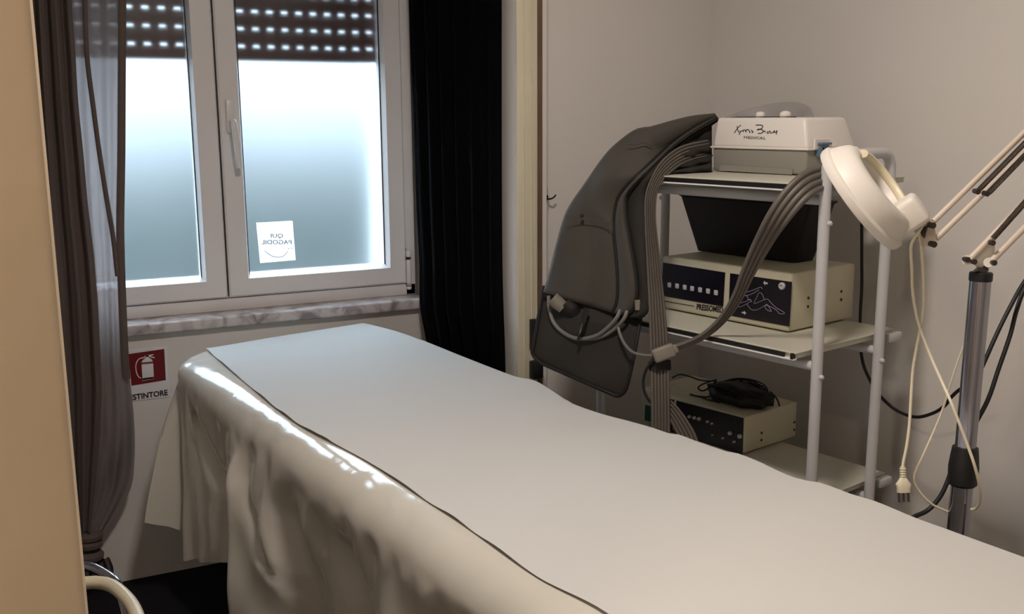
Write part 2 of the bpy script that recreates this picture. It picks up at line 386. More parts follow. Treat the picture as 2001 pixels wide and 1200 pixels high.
mirror_text(b, 'QUI', 529.5, 553.5, 466, .0155); mirror_text(b, 'PAGODIL', 511, 570, 477.5, .0140)
b.tube([stx(*p) for p in ((517, 490), (526, 497), (536, 502), (552, 501.5), (560, 494), (563, 491))], .0010, 6, 24)
for p in ((564, 485.5), (570, 485)): b.lathe([(.0001, -.0003), (.0018, 0), (.0001, .0003)], stx(*p), (0, 1, 0), 10)
b.build('print', 'ink_grey', st, smooth=0)

# ------------------------------------------------------------------ extinguisher sign
sg = thing('fire_extinguisher_sign', (.327, WY-.002, .56), 'white and red fire extinguisher sign on the wall below the sill', 'sign')
b = MB(); b.box((.327, WY-.0012, .645), (.116, .0018, .158), None, .0006, 1); b.build('plate', 'sign_white', sg, smooth=0)
yR = WY-.0026
b = MB(); b.prism([OY(*p, yR) for p in ((251, 692), (321, 682), (324, 743), (257, 754))], (0, .0012, 0)); b.build('red_field', 'sign_red', sg, smooth=0)
b = MB(); yW = WY-.0032
def sgp(x, y): return OY(x, y, yW)            # zoomed-frame notes /3
def spoly(pts): b.prism([sgp(x/3, 400+y/3) for x, y in pts], (0, .0008, 0))
spoly([(830, 935), (898, 928), (902, 1020), (836, 1030)]); spoly([(836, 1020), (900, 1012), (902, 1022), (834, 1033)])
spoly([(829, 926), (838, 910), (852, 902), (850, 886), (872, 882), (874, 898), (888, 905), (896, 920)]); spoly([(846, 886), (900, 876), (900, 882), (880, 886), (908, 896), (906, 901), (872, 892), (846, 893)])
b.tube([sgp(x/3, 400+y/3) for x, y in ((848, 896), (815, 905), (798, 935), (798, 975), (812, 1010), (826, 1018))], .0016, 6, 24)
b.build('pictogram', 'sign_white', sg, smooth=0)
for q0, q1 in (((830, 938), (898, 930)), ((834, 1018), (902, 1010))):
    b = MB(); b.tube([sgp(q0[0]/3, 400+q0[1]/3), sgp(q1[0]/3, 400+q1[1]/3)], .0006, 5); b.build('pictogram_line', 'ink_black', sg, smooth=0)
b = MB(); A, B_ = sgp(253.5, 783), sgp(328, 772); b.text('ESTINTORE', A, B_-A, (0, 0, 1), np.linalg.norm(B_-A), .0175, .0006, .022); b.build('lettering', 'ink_black', sg, smooth=0)

# ------------------------------------------------------------------ curtains
def curtain_grid(rows, nu, fold):
    """rows: list of (left point, right point) from top to bottom; fold(u, v) -> offset towards the room"""
    R = np.array([[*a, *c] for a, c in rows], float); R = crm(R, 60); G = []
    for i, r in enumerate(R):
        v = i/59; a, c = r[:3], r[3:]; d = c-a; nrm = np.array([d[1], -d[0], 0]); nrm /= np.linalg.norm(nrm)+1e-9
        G.append([a+d*u+nrm*fold(u, v) for u in np.linspace(0, 1, nu)])
    return G
yc = 3.03
def sp(px, py, Y=yc): return OY(px, py, Y)
YS = [-330, 0, 115, 200, 300, 400, 500, 560, 600, 700, 760, 800, 860, 900, 950, 1000, 1038]
def ip(yy, tab): return float(np.interp(yy, [t[0] for t in tab], [t[1] for t in tab]))
T_R = [(-330, 249), (0, 247), (300, 246), (450, 244), (560, 246), (700, 250), (800, 261), (880, 266), (950, 257), (1000, 232), (1038, 206)]
T_B = [(-330, 128), (0, 140), (115, 148), (200, 153), (300, 163), (400, 172), (500, 184), (600, 192), (760, 200), (860, 196), (960, 186), (1038, 178)]
T_L = [(-330, 20), (0, 40), (450, 66), (700, 84), (880, 100), (1038, 134)]
sc_ = thing('sheer_curtain', (.15, yc, .06), 'grey semi-sheer curtain tied near its foot in front of the left sash', 'curtain')
def pinch(v): return 1-.5*max(0, (v-.78)/.22)
b = MB(); b.grid(curtain_grid([(sp(ip(y, T_L), y, yc-.03), sp(ip(y, T_B), y, yc-.03)) for y in YS], 90, lambda u, v: (.020*math.sin(2*math.pi*(u*3.6+.05*v)-.5)+.005*math.sin(2*math.pi*u*9+3*v))*pinch(v)))
b.build('gathered_drape', 'curtain_dense', sc_, smooth=80)
def sf(u, v):
    light = .007*math.sin(2*math.pi*(u*1.6+.25*v)) + .004*math.sin(2*math.pi*(u*4+.9*v+.3))
    belly = .045*math.exp(-((v-.86)/.07)**2)*math.sin(math.pi*min(1, u))
    crs = .010*math.sin(26*v+8*u)*math.exp(-((v-.86)/.06)**2)+.008*math.sin(18*u-30*v)*math.exp(-((v-.9)/.05)**2)
    return (light + belly + crs)*pinch(v)
b = MB(); b.grid(curtain_grid([(sp(ip(y, T_B)-14, y), sp(ip(y, T_R), y)) for y in YS], 70, sf)); b.build('sheer_panel', 'curtain_sheer', sc_, smooth=80)
# doubled strips of cloth: the right hem and one slanting fold
def strip(nm, pts, w, y0, mname):
    A, B_ = crm([sp(x-w/2, y, y0) for x, y in pts], 40), crm([sp(x+w/2, y, y0) for x, y in pts], 40)
    b = MB(); b.grid([[A[i]+(B_[i]-A[i])*u+np.array([0, -.006*math.sin(math.pi*u), 0]) for u in np.linspace(0, 1, 6)] for i in range(40)]); return b.build(nm, mname, sc_, smooth=80)
strip('hem', [(241, -330), (239, 0), (238, 150), (237, 300), (235, 450), (238, 560), (243, 680), (247, 740)], 16, yc-.012, 'curtain_dense')
strip('fold', [(160, -300), (166, 0), (170, 110), (181, 200), (193, 290), (207, 380), (222, 470), (230, 540)], 10, yc-.014, 'curtain_dense')
b = MB()
for yy, r0 in ((1046, .034), (1062, .033), (1085, .036)):
    c = sp(176, yy); b.lathe([(r0*.8, -.014), (r0*1.05, -.008), (r0*1.08, .003), (r0*.85, .013)], c, (0.05, 0, 1), 24)
b.build('tie', 'curtain_dense', sc_)
def sk(u, v): return .016*math.sin(2*math.pi*u*6)*(.4+v)
b = MB(); b.grid(curtain_grid([(sp(140, 1094), sp(214, 1090)), (sp(138, 1110), sp(221, 1108)), (sp(138, 1135), sp(222, 1130))], 70, sk)); b.build('skirt', 'curtain_dense', sc_, smooth=80)

bc = thing('black_curtain', (1.19, 2.78, .03), 'black blackout curtain hanging along the side wall right of the window', 'curtain')
def bf(u, v): return (.014*math.sin(2*math.pi*(u*5.5+.1*v)) + .006*math.sin(2*math.pi*(u*12+.3)) + .004)*min(1, (1-u)/.12)
rows = [(OX(pl_, y, 1.197), OX(pr_, y, 1.222)) for y, pl_, pr_ in ((-260, 797, 979), (0, 806, 979.5), (200, 815, 979.5), (400, 822, 980), (520, 828, 981), (600, 830, 983), (665, 842, 985.5), (725, 848, 987), (1050, 868, 991))]
b = MB(); b.grid(curtain_grid(rows, 130, lambda u, v: bf(u, v))); o = b.build('drape', 'curtain_black', bc, smooth=80); solid(o, .003)
# ================================================================== TREATMENT BED
BZ = .746
bed = thing('treatment_bed', (.85, 1.7, 0), 'long treatment bed under the glossy cream cover, its head end near the window', 'bed')
def edgeL(Y): return .371+.117*(2.80-Y)
def edgeR(Y): return float(np.interp(Y, [.45, .914, 1.287, 1.746, 2.171, 2.71], [1.37, 1.312, 1.26, 1.181, 1.135, 1.064]))
b = MB(); P = [(edgeL(.6)+.10, .6), (edgeR(.6)-.06, .6), (edgeR(2.75)-.06, 2.75), (.90, 2.95), (.52, 2.84), (edgeL(2.7)+.10, 2.70)]
b.prism([(x, y, BZ-.085) for x, y in P], (0, 0, .0825)); b.build('mattress', 'mattress_white', bed)
b = MB(); b.prism([(x+(.08 if x < .8 else -.08), y*.96+.06, BZ-.13) for x, y in P], (0, 0, .045)); b.build('frame', 'steel_frame', bed)
for x, y in ((.76, .85), (1.16, .85), (.58, 2.55), (.92, 2.6)):
    b = MB(); b.lathe([(.018, 0), (.022, .004), (.022, BZ-.13)], (x, y, 0), (0, 0, 1), 16); b.build('leg', 'steel_frame', bed)

# glossy cover: a top sheet with a skirt; columns x, y, mid offset, hem offset, hem height, top height
EDGE_R = [(1.365, .45)] + [tuple(OZ(px, py, BZ+.003)[:2]) for px, py in ((2001, 1089), (1885, 1047), (1847, 1033), (1786, 1011), (1709, 979), (1659, 964), (1630, 952.5), (1594, 941), (1565, 937), (1531, 925), (1479, 900.5), (1453, 890), (1438, 885), (1420, 882), (1355, 860), (1326, 849), (1308, 847), (1274, 835.5), (1230, 823), (1180, 810), (1140, 797), (1115, 787), (1095, 775), (1068, 757), (1040, 742), (1012, 737), (985, 728), (905, 697), (830, 667), (770, 646))]
C_ = []
for x, y in EDGE_R:
    C_.append((x-.012, y, .012, .0, .03, .005, .30, BZ))
C_ += [(.972, 3.045, .01, .004, .02, .006, .28, BZ), (.86, 3.018, 0, .008, 0, .012, .27, BZ), (.65, 2.962, 0, .01, 0, .02, .27, BZ), (.52, 2.925, -.01, .01, -.03, .01, .265, BZ),
       (.455, 2.898, -.03, 0, -.055, -.01, .268, BZ), (.408, 2.866, -.066, 0, -.112, -.01, .275, BZ-.003), (.386, 2.842, -.074, 0, -.124, 0, .28, BZ-.006),
       (.377, 2.826, -.02, 0, -.035, .01, .25, BZ-.006), (.3725, 2.811, .010, .015, .02, .03, .20, BZ-.006), (.371, 2.795, -.006, 0, -.024, 0, .172, BZ-.006)]
for Y, dm, db, hz in ((2.74, -.002, .0, .19), (2.66, .004, .012, .213), (2.58, .006, .010, .245), (2.50, .0, .0, .272), (2.44, -.01, -.015, .285), (2.39, -.01, -.02, .28), (2.35, .0, .0, .22), (2.31, .012, .015, .13), (2.26, .02, .03, .12),
                      (2.17, .03, .06, .11), (2.07, .02, .06, .11), (1.97, -.020, -.010, .11), (1.88, -.040, -.045, .11), (1.80, -.012, .0, .11), (1.71, -.034, -.02, .11), (1.61, -.020, .035, .11), (1.50, .034, .08, .11), (1.40, .005, .04, .11), (1.31, -.044, -.03, .11),
                      (1.22, -.015, .02, .11), (1.12, .030, .07, .11), (.98, -.03, .0, .11), (.84, .015, .05, .11), (.70, -.02, .0, .11), (.56, .01, .04, .11), (.45, 0, 0, .11)):
    x = edgeL(Y); C_.append((x, Y, -dm*.993, -dm*.116, -db*.993, -db*.116, hz, BZ-.0008-.004*max(0, (Y-2.6)/.2)))
Cc = np.array(C_); npm = 620
seg = crm(np.c_[Cc[:, 0], Cc[:, 1], np.zeros(len(Cc)), Cc[:, 2:]], npm); seg = np.delete(seg, 2, axis=1)
tan = np.gradient(seg[:, :2], axis=0); tan /= np.linalg.norm(tan, axis=1)[:, None]+1e-9
for _ in range(6): tan[1:-1] = (tan[:-2]+tan[1:-1]+tan[2:])/3
nor = np.c_[tan[:, 1], -tan[:, 0]]; nor /= np.linalg.norm(nor, axis=1)[:, None]
G = []
def nzf(p, h):          # crinkles that fan out from the edge
    return .0045*math.sin(p*37+2.2*math.sin(p*11)+h*14)*math.exp(-h/.20)*min(1, h/.02) + .0035*math.sin(p*61+h*33+3*math.sin(p*5.3))*math.exp(-h/.12)*min(1, h/.02) + .003*math.sin(p*19-h*26)
def curve_fold(Y, h, ys, hs, amp, w, h0, h1):
    yc_ = np.interp(h, hs, ys); a = min(1, max(0, (h-h0)/.08))*min(1, max(0, (h1-h)/.08)); return amp*a*math.exp(-(abs(Y-yc_)/(w*.9))**1.35)
def folds(Y, h):         # h below the bed's edge; positive stands out
    d = curve_fold(Y, h, [2.74, 2.69, 2.54, 2.41, 2.37, 2.36], [.05, .08, .15, .22, .42, .6], -.062, .060, .03, 1)
    d += curve_fold(Y, h, [2.30, 2.27, 2.26, 2.25], [.05, .12, .3, .6], .036, .05, .03, 1)
    d += curve_fold(Y, h, [2.23, 2.20, 2.11, 1.98], [.05, .13, .23, .27], -.020, .035, .05, .30)
    d += curve_fold(Y, h, [2.12, 2.10, 2.02], [.05, .15, .3], .016, .06, .02, .34)
    d += curve_fold(Y, h, [1.99, 2.02, 1.95, 1.93], [.03, .10, .25, .6], -.026, .06, .02, 1)
    d += curve_fold(Y, h, [1.88, 1.90, 1.84], [.02, .10, .2], .016, .04, .01, .22)
    d += curve_fold(Y, h, [1.80, 1.74, 1.66, 1.64], [.02, .10, .25, .6], -.026, .075, .02, 1)
    d += curve_fold(Y, h, [1.60, 1.62, 1.56], [.02, .10, .3], .013, .05, .01, .4)
    d += curve_fold(Y, h, [1.36, 1.34, 1.30], [.02, .15, .5], -.028, .07, .02, 1)
    d += curve_fold(Y, h, [1.24, 1.25, 1.2], [.02, .1, .4], .016, .05, .01, .5)
    d += curve_fold(Y, h, [1.10, 1.08, 1.05], [.02, .15, .5], -.024, .06, .02, 1)
    return d
arc = np.r_[0, np.cumsum(np.linalg.norm(np.diff(seg[:, :2], axis=0), axis=1))]
RR = .074
for i in range(npm):
    x, y, mx, my, bx, by, hz, zt = seg[i]; n = np.array([nor[i][0], nor[i][1]]); col = []
    left = i > npm*.6
    rr = .02 if i < npm*.56 else (.02+.025*min(1, (i-npm*.56)/20) if y > 2.78 else .045+(RR-.045)*min(1, (2.78-y)/.35))
    base = np.array([x, y])
    edge_w = [nzf(arc[i], .012*k)*((.08 if y > 2.35 else .08+.45*min(1, (2.35-y)/.3)) if left else .15)*k/6 for k in range(7)]
    col.append((*(base-n*(rr+.05)), BZ-.0008)); col.append((*(base-n*(rr+.02)), (BZ-.0008)*.6+zt*.4))
    for k in range(7):
        a = math.pi/2*k/6; col.append((*(base-n*rr*(1-math.sin(a))+n*edge_w[k]*math.sin(a)), zt-rr*(1-math.cos(a))+edge_w[k]*math.cos(a)))
    z0 = zt-rr; hm = z0-hz
    for k in range(1, 33):
        w = k/32; h = w*hm
        off = np.array([mx, my])*4*w*(1-w) + np.array([bx, by])*(2*w*w-w)
        wr = nzf(arc[i], h)*(min(1, .25+max(0, (2.55-y)/.4)) if left else .35) + (folds(y, h) if left and y < 2.78 else 0)
        q = base+off+n*wr; q = np.array([q[0], min(q[1], WY-.006)])
        col.append((*q, z0-h))
    G.append(col)
b = MB(); b.grid(G); n0 = len(G[0])
b.f.append(tuple(i*n0 for i in range(npm))); b.mi.append(0)
cv = b.build('bed_cover', 'cover_pvc', smooth=70, loc=(.85, 1.7, .70)); tag(cv, 'glossy cream plastic cover hanging in folds over the treatment bed', 'bed cover')

# paper sheet on top
pl = crm([(.466, 2.907), (.486, 2.50), (.515, 2.081), (.571, 1.775), (.598, 1.534), (.612, 1.418), (.632, 1.187), (.661, 1.053), (.665, .80), (.69, .5)], 120)
pr = crm([(.985, 3.046)]+EDGE_R[::-1], 120)
G = []
for i in range(120):
    s = i/119; a = pl[i]; c = pr[i]; row = []
    for j in range(49):
        u = j/48; p = a+(c-a)*u; lift = .0025
        lift += .0035*math.exp(-u/.02)*(.5+.5*math.sin(i*.55+2*math.sin(i*.17)))            # loose left edge
        lift += .0022*math.exp(-((s-.40-.02*u)/.007)**2) + .0016*math.exp(-((s-.145+.01*u)/.008)**2)  # folds across the sheet
        lift += .0012*math.sin(9*s+4*u)*math.sin(3.1*u)
        row.append((p[0], p[1], BZ+lift))
    n = (c-a)/np.linalg.norm(c-a)
    for k in range(1, 7):                                                                   # right edge turned down
        ang = math.pi/2*k/6; row.append((c[0]+n[0]*.006*math.sin(ang), c[1]+n[1]*.006*math.sin(ang), BZ+.0025-.006*(1-math.cos(ang))))
    row.append((c[0]+n[0]*.010, c[1]+n[1]*.010, BZ-.10))
    G.append(row)
b = MB(); b.grid(G); tag(b.build('couch_paper', 'paper_white', smooth=60, loc=(.9, 1.7, BZ)), 'matte white paper sheet spread over the top of the treatment bed', 'paper sheet')

# ================================================================== TROLLEY
tr = thing('shelf_trolley', TP(.3, .18, 0), 'white tubular three-tier trolley against the right wall', 'trolley')
TW = .615
ZT = {'top': 1.266, 'mid': .9205, 'low': .5765}
Bt = [-TU, TV, TZ]
def side_frame(s, nm, hz=1.320):
    b = MB(); q = min(.035, hz-1.26)
    pts = [TP(s, .062, .04), TP(s, .060, .5), TP(s, .055, 1.19)]
    arcp = [TP(s, .055+.035*(1-math.cos(a)), hz-q+q*math.sin(a)) for a in np.linspace(0, math.pi/2, 7)] + [TP(s, .252+.035*math.sin(a), hz-q*(1-math.cos(a))) for a in np.linspace(0, math.pi/2, 7)]
    pts += arcp + [TP(s, .287, 1.19), TP(s, .286, .5), TP(s, .286, .04)]
    b.tube(pts, .0118, 16, ref=TU); return b.build(nm, 'trolley_white', tr)
for s in (-.016, TW+.016):
    fo = side_frame(s, 'side_frame', 1.320 if s < 0 else 1.274)
    for d in (.06, .287):
        for zz in (1.185, .865, .52):
            b = MB(); b.lathe([(.0001, -.004), (.0055, -.003), (.0055, .003), (.003, .006), (.0001, .006)], TP(s-.012*(1 if s < 0 else -1), d-.004, zz), -TU*(1 if s < 0 else -1), 12); b.build('bolt', 'trolley_white', fo)
    for d in (.06, .287):
        b = MB(); c = TP(s, d, .026)
        b.lathe([(.010, -.008), (.025, -.009), (.026, -.005), (.026, .005), (.025, .009), (.010, .008)], c, TU, 24); b.build('caster', 'groove_black', fo)
for nm, zt in ZT.items():
    b = MB(); dpt = .372
    b.box(TP(TW/2, dpt/2+.002, zt-.002), (TW+.002, dpt, .004), Bt, .0012, 1)
    b.box(TP(TW/2, dpt/2+.004, zt-.008), (TW-.004, dpt-.006, .012), Bt)
    sh_ = b.build('shelf', 'laminate', tr, smooth=30)
    b = MB(); b.box(TP(TW/2+.012, .0015, zt-.0085), (TW-.028, .003, .0090), Bt)
    if nm == 'mid': b.box(TP(-.0035+.008, .001, zt-.0075), (.006, .010, .012), Bt)
    b.build('edge_groove', 'groove_black', sh_, smooth=0)
    b = MB(); b.box(TP(TW/2, .003, zt-.0145), (TW, .010, .003), Bt); b.build('edge_lip', 'lip_white', sh_, smooth=0)
    for d in (.06, .287):
        b = MB(); b.tube([TP(-.016, d, zt-.036), TP(TW+.016, d, zt-.036)], .0105, 12); b.build('crossbar', 'trolley_white', tr)
    # plastic shelf bumpers by the back posts
    if nm == 'top': continue
    b = MB(); b.box(TP(-.012, .345, zt-.012), (.022, .05, .02), Bt, .004); b.build('bumper', 'trolley_white', tr)

# ------------------------------------------------------------------ pressure therapy console on the middle shelf
dP = .146
def pf(x, y, o=0): return TF(x, y, dP-o)
pA, pB, pC = tl(pf(1294, 605)), tl(pf(1545, 538)), tl(pf(1540, 650))
pz0, pz1, ps0, ps1 = .9235, 1.055, tl(pf(1543, 600))[0], tl(pf(1293, 560))[0]
pm = thing('pressotherapy_console', TP((ps0+ps1)/2, .26, ZT['mid']), 'cream console lettered PRESSOMED on the middle trolley shelf', 'console')
b = MB()
b.box(TP((ps0+ps1)/2, dP+.125, (pz0+pz1)/2), (ps1-ps0, .25, pz1-pz0), Bt, .006, 3)
b.build('case', 'device_cream', pm)
def fpoly(mb, f, pts, depth): 
    n = -TV; mb.prism([f(x, y) for x, y in pts], n*depth)
b = MB(); fpoly(b, pf, [(1296.5, 513), (1417.5, 532.5), (1413.5, 599), (1293, 577)], .0016); b.build('left_panel', 'panel_dark', pm, smooth=0, label='dark left panel with seven buttons')
b = MB(); fpoly(b, pf, [(1427.5, 534), (1548, 551), (1543, 638), (1424, 616)], .0016); b.build('right_panel', 'panel_dark', pm, smooth=0, label='dark right panel with a line drawing of a lying figure')
def pb(x, y): return TF(x, y, dP-.0032)
for (x, y) in ((1308, 557), (1323, 559), (1338, 561.5), (1352.5, 564), (1368, 566.5), (1383.5, 569), (1399, 572)):
    b = MB(); b.box(pb(x, y), (.0115, .004, .0125), Bt, .002, 2); b.build('button', 'button_grey', pm)
b = MB(); f2 = lambda x, y: TF(x, y, dP-.0022)
def zs(L, sx, ox, oy, r, f, mb, k=None):
    for st_ in L: mb.tube([f(ox+x/sx, oy+y/sx) for x, y in st_], r, 6, k or max(6, 4*len(st_)))
zs([[(380, 290), (385, 370), (375, 450), (335, 460), (345, 490), (400, 520), (500, 500), (600, 450), (690, 400)], [(400, 455), (500, 425), (600, 390), (700, 350), (740, 345), (755, 380)],
    [(400, 520), (445, 545), (455, 600), (510, 605), (530, 655)], [(320, 555), (300, 680), (340, 660), (380, 655), (460, 620), (510, 605)],
    [(240, 570), (235, 700), (265, 765), (320, 750), (430, 695), (500, 650), (530, 650)], [(430, 700), (480, 770), (530, 820), (600, 830), (700, 800), (820, 730), (900, 745), (1000, 790), (1080, 850), (1110, 900), (1220, 910), (1235, 890), (1180, 850), (1060, 780), (960, 690), (900, 620), (870, 595), (800, 610), (700, 650), (600, 690), (580, 680), (640, 560), (680, 470), (740, 470), (790, 570), (800, 610)],
    [(820, 730), (820, 780), (870, 830), (950, 860), (940, 830), (900, 760), (850, 705), (820, 730)]], 10.907, 1420, 530, .00062, f2, b)
b.build('figure_drawing', 'line_lilac', pm, smooth=0)
z3 = lambda x, y: TF(1420+x/10.907, 530+y/10.907, dP-.0018)
for P_ in (((785, 245), (815, 205), (822, 235), (875, 240), (875, 280), (825, 270), (822, 300)), ((325, 865), (370, 870), (372, 848), (418, 890), (388, 930), (372, 905), (325, 890))):
    b = MB(); b.prism([z3(*p) for p in P_], -TV*.001); b.build('arrow', 'button_grey', pm, smooth=0)
b = MB(); b.lathe([(.0082, 0), (.0082, .004), (.0065, .006), (.0035, .006), (.003, .003), (.0001, .003)], z3(1190, 315), -TV, 24); b.build('knob', 'button_grey', pm)
b = MB(); f4 = lambda x, y: TF(x, y, dP-.0004)
A, B_ = f4(1361.5, 605), f4(1412, 611.5); b.text('PRESSOMED', A, B_-A, TZ, np.linalg.norm(B_-A)*1.02, .0145, .0008, .02)
b.tube([f4(1297, 588.2), f4(1356, 598.4)], .0008, 5); b.build('lettering', 'ink_black', pm, smooth=0)
def screws(s, pts, par):
    for (x, y) in pts:
        b = MB(); b.lathe([(.0001, .0022), (.0030, .0018), (.0036, 0)], TS(x, y, s), -TU, 12); b.build('screw', 'screw_dark', par)
screws(ps0, ((1579.5, 582.5), (1578.5, 599), (1644, 569.5), (1643.5, 585.5)), pm)
for s, d in ((ps0+.03, dP+.03), (ps1-.03, dP+.03), (ps0+.03, dP+.22), (ps1-.03, dP+.22)):
    b = MB(); b.lathe([(.010, 0), (.011, .003)], TP(s, d, ZT['mid']), (0, 0, 1), 16); b.build('foot', 'groove_black', pm)

# dark open-topped bin standing on the console
bn = thing('storage_bin', TP(.36, .31, pz1), 'dark brown tapered bin on top of the cream console under the top shelf', 'bin')
zb0, zb1 = pz1+.0006, 1.195
def binring(k, ins=0):
    q = k; d0 = .285-.02*q+ins; d1 = .372+.012*q-ins; sl = .523+.045*q-ins; sr = .215-.045*q+ins; zz = zb0+(zb1-zb0)*q
    cnr = []
    for (s, d, a0) in ((sl, d0, 180), (sr, d0, 270), (sr, d1, 0), (sl, d1, 90)):
        r = .02
        cs = s+(-r if s > .3 else r); cdp = d+(r if d < .33 else -r)
        for a in np.linspace(0, 90, 5):
            an = math.radians(a0+a); 
            cnr.append(TP(cs-r*math.cos(an), cdp+r*math.sin(an), zz))
    return cnr
b = MB(); rs = [binring(0)] + [binring(k) for k in np.linspace(0, 1, 5)] + [binring(1, .006), binring(.05, .006)]
vs = [p for r in rs for p in r]; n = 20
b.add(vs, [(i*n+j, i*n+(j+1) % n, (i+1)*n+(j+1) % n, (i+1)*n+j) for i in range(len(rs)-1) for j in range(n)] + [tuple(range(n-1, -1, -1)), tuple((len(rs)-1)*n+j for j in range(n))])
b.build('body', 'bin_dark', bn)
b = MB(); rr_ = [binring(.99), binring(1.02, -.004), binring(1.04, -.004), binring(1.04, .006)]
vs = [p for r in rr_ for p in r]; b.add(vs, [(i*n+j, i*n+(j+1) % n, (i+1)*n+(j+1) % n, (i+1)*n+j) for i in range(3) for j in range(n)]); b.build('rim', 'bin_dark', bn)

# ------------------------------------------------------------------ beauty machine on the top shelf
dX = .216; zX = ZT['top']
xs0, xs1 = tl(TF(1577, 300, dX))[0], tl(TF(1391, 300, dX))[0]
xm = thing('beauty_machine', TP((xs0+xs1)/2, .31, zX), 'white and grey machine lettered Xpress Beauty on the top trolley shelf', 'machine')
dX1 = .405
def trap(mb, s0, s1, d0, d1, z0, S0, S1, D0, D1, z1, bev=.006, seg=3):
    bm = bmesh.new()
    vs = [bm.verts.new(p) for p in (TP(s1, d0, z0), TP(s0, d0, z0), TP(s0, d1, z0), TP(s1, d1, z0), TP(S1, D0, z1), TP(S0, D0, z1), TP(S0, D1, z1), TP(S1, D1, z1))]
    for f in ((0, 3, 2, 1), (4, 5, 6, 7), (0, 1, 5, 4), (1, 2, 6, 5), (2, 3, 7, 6), (3, 0, 4, 7)): bm.faces.new([vs[i] for i in f])
    bmesh.ops.recalc_face_normals(bm, faces=bm.faces)
    bmesh.ops.bevel(bm, geom=bm.edges[:], offset=bev, segments=seg, profile=.5, affect='EDGES'); mb.frombm(bm)
zl = TF(1390, 288, dX)[2]; zt_ = TF(1400, 230, dX)[2]
b = MB(); trap(b, xs0+.004, xs1-.002, dX+.003, dX1-.01, zX+.002, xs0+.001, xs1-.001, dX+.001, dX1-.005, zl); b.build('base', 'device_lower', xm, label='grey lower housing')
b = MB(); fx = lambda x, y: TF(x, y, dX-.0005)
b.prism([fx(*p) for p in ((1408, 322.5), (1549, 330.5), (1547, 341.5), (1405, 333.5))], TV*.003); b.build('front_strip', 'device_lower', xm, smooth=0)
b = MB(); b.box(TP((xs0+xs1)/2, (dX+dX1)/2, zl+.001), (xs1-xs0+.008, dX1-dX+.006, .005), Bt, .0018, 2)
s1t = tl(TF(1400, 230, dX+.012))[0]; s0t = tl(TF(1573, 233, dX+.012))[0]
trap(b, xs0, xs1, dX, dX1, zl+.002, s0t, s1t, dX+.014, dX1-.02, zt_, .008, 3); b.build('lid', 'device_white', xm, label='white upper housing')
b = MB()   # raised grey hood on the top, open to the front left
hd = []
R_ = [(1417, 230, .25), (1440, 220, .30), (1483, 208, .335), (1527, 201, .350), (1560, 201, .345), (1580, 208, .325), (1586, 219, .295), (1580, 230, .265), (1565, 235, .245)]
top = [TF(x, y, d) for x, y, d in R_]; top = crm(top, 40)
outer, inner = [], []
cen = np.mean(top, axis=0)
for i, p in enumerate(top):
    q = p-cen; q[2] = 0; q /= np.linalg.norm(q)
    outer.append([p+q*.012*w+TZ*(-(p[2]-zt_+.003)*w) for w in (1, .66, .33)] + [p, p+TZ*.0015-q*.003, p-q*.006] + [p-q*(.006+.02*w)-TZ*((p[2]-zt_-.002)*w) for w in (.33, .66, 1)])
b.grid(outer); 
ring = [np.array(o_[-1]) for o_ in outer]
b.prism([r*1.0 for r in ring], TZ*.0012)
o = b.build('hood', 'hood_grey', xm, smooth=50)
for x, y, r in ((1486, 222, .011), (1535, 222, .013)):
    b = MB(); c = TF(x, y, .275); c[2] = zt_+.004; b.lathe([(r, -.004), (r, .004)]+[(r*math.cos(a), .004+r*.55*math.sin(a)) for a in np.linspace(.2, 1.5, 6)], c, (0, 0, 1), 24); b.build('button', 'device_white', xm)
b = MB(); fS = lambda x, y: TF(x, y, dX+.0095-.0025)
lidn = None
def lidp(x, y):            # point on the sloping front of the lid
    zz0, zz1 = zl+.002, zt_; p0 = TP(0, dX, zz0); nrm = np.cross(TU, (TP(0, dX+.014, zz1)-p0)); nrm /= np.linalg.norm(nrm)
    if nrm @ (EYE-p0) < 0: nrm = -nrm
    r = ray(x, y); p0 = p0+nrm*.0006; return EYE + r*((p0-EYE) @ nrm/(r @ nrm))
zs([[(250, 495), (350, 350), (460, 240)], [(340, 270), (350, 370), (400, 480)], [(400, 560), (440, 480), (490, 430), (530, 420)], [(425, 430), (455, 470)], [(540, 470), (548, 405), (600, 400), (622, 470)], [(625, 465), (645, 400), (700, 390), (770, 485)], [(770, 480), (735, 480)], [(800, 400), (862, 468), (820, 488)],
    [(950, 240), (1100, 240), (1178, 268), (1160, 330), (1100, 372), (990, 402)], [(1000, 382), (1110, 372), (1180, 420), (1188, 465), (1140, 500), (1020, 512)],
    [(1190, 462), (1240, 430), (1262, 482)], [(1345, 440), (1312, 488), (1362, 502), (1402, 430), (1442, 502), (1500, 482), (1560, 420), (1545, 485)], [(1545, 485), (1600, 470), (1645, 420), (1610, 550)]], 16.675, 1420, 230, .00095, lidp, b)
b.build('script_lettering', 'ink_black', xm, smooth=0)
b = MB(); A, B_ = lidp(1453.5, 271), lidp(1496.5, 272.5); b.text('MEDICAL', A, B_-A, TZ, np.linalg.norm(B_-A), .0062, .0006); b.build('small_lettering', 'ink_grey', xm, smooth=0)
b = MB(); cX = TS(1606, 291, xs0-.004); cl = tl(cX)
b.box(TP(xs0-.006, cl[1], zl-.001), (.012, .034, .030), Bt, .002, 2); b.box(TP(xs0-.010, cl[1], zl+.013), (.014, .040, .005), Bt, .0015, 2); b.build('latch', 'clip_blue', xm, label='blue latch on the right side')
b = MB(); b.box(TP(xs0-.0035, cl[1], zl+.012), (.005, .060, .024), Bt, .0015, 1); b.build('latch_plate', 'device_white', xm)
b = MB()
for q in (-.006, .004): b.box(TP(xs0-.0125, cl[1]+q, zl+.002), (.001, .003, .006), Bt)
b.build('latch_slot', 'ink_black', xm, smooth=0)

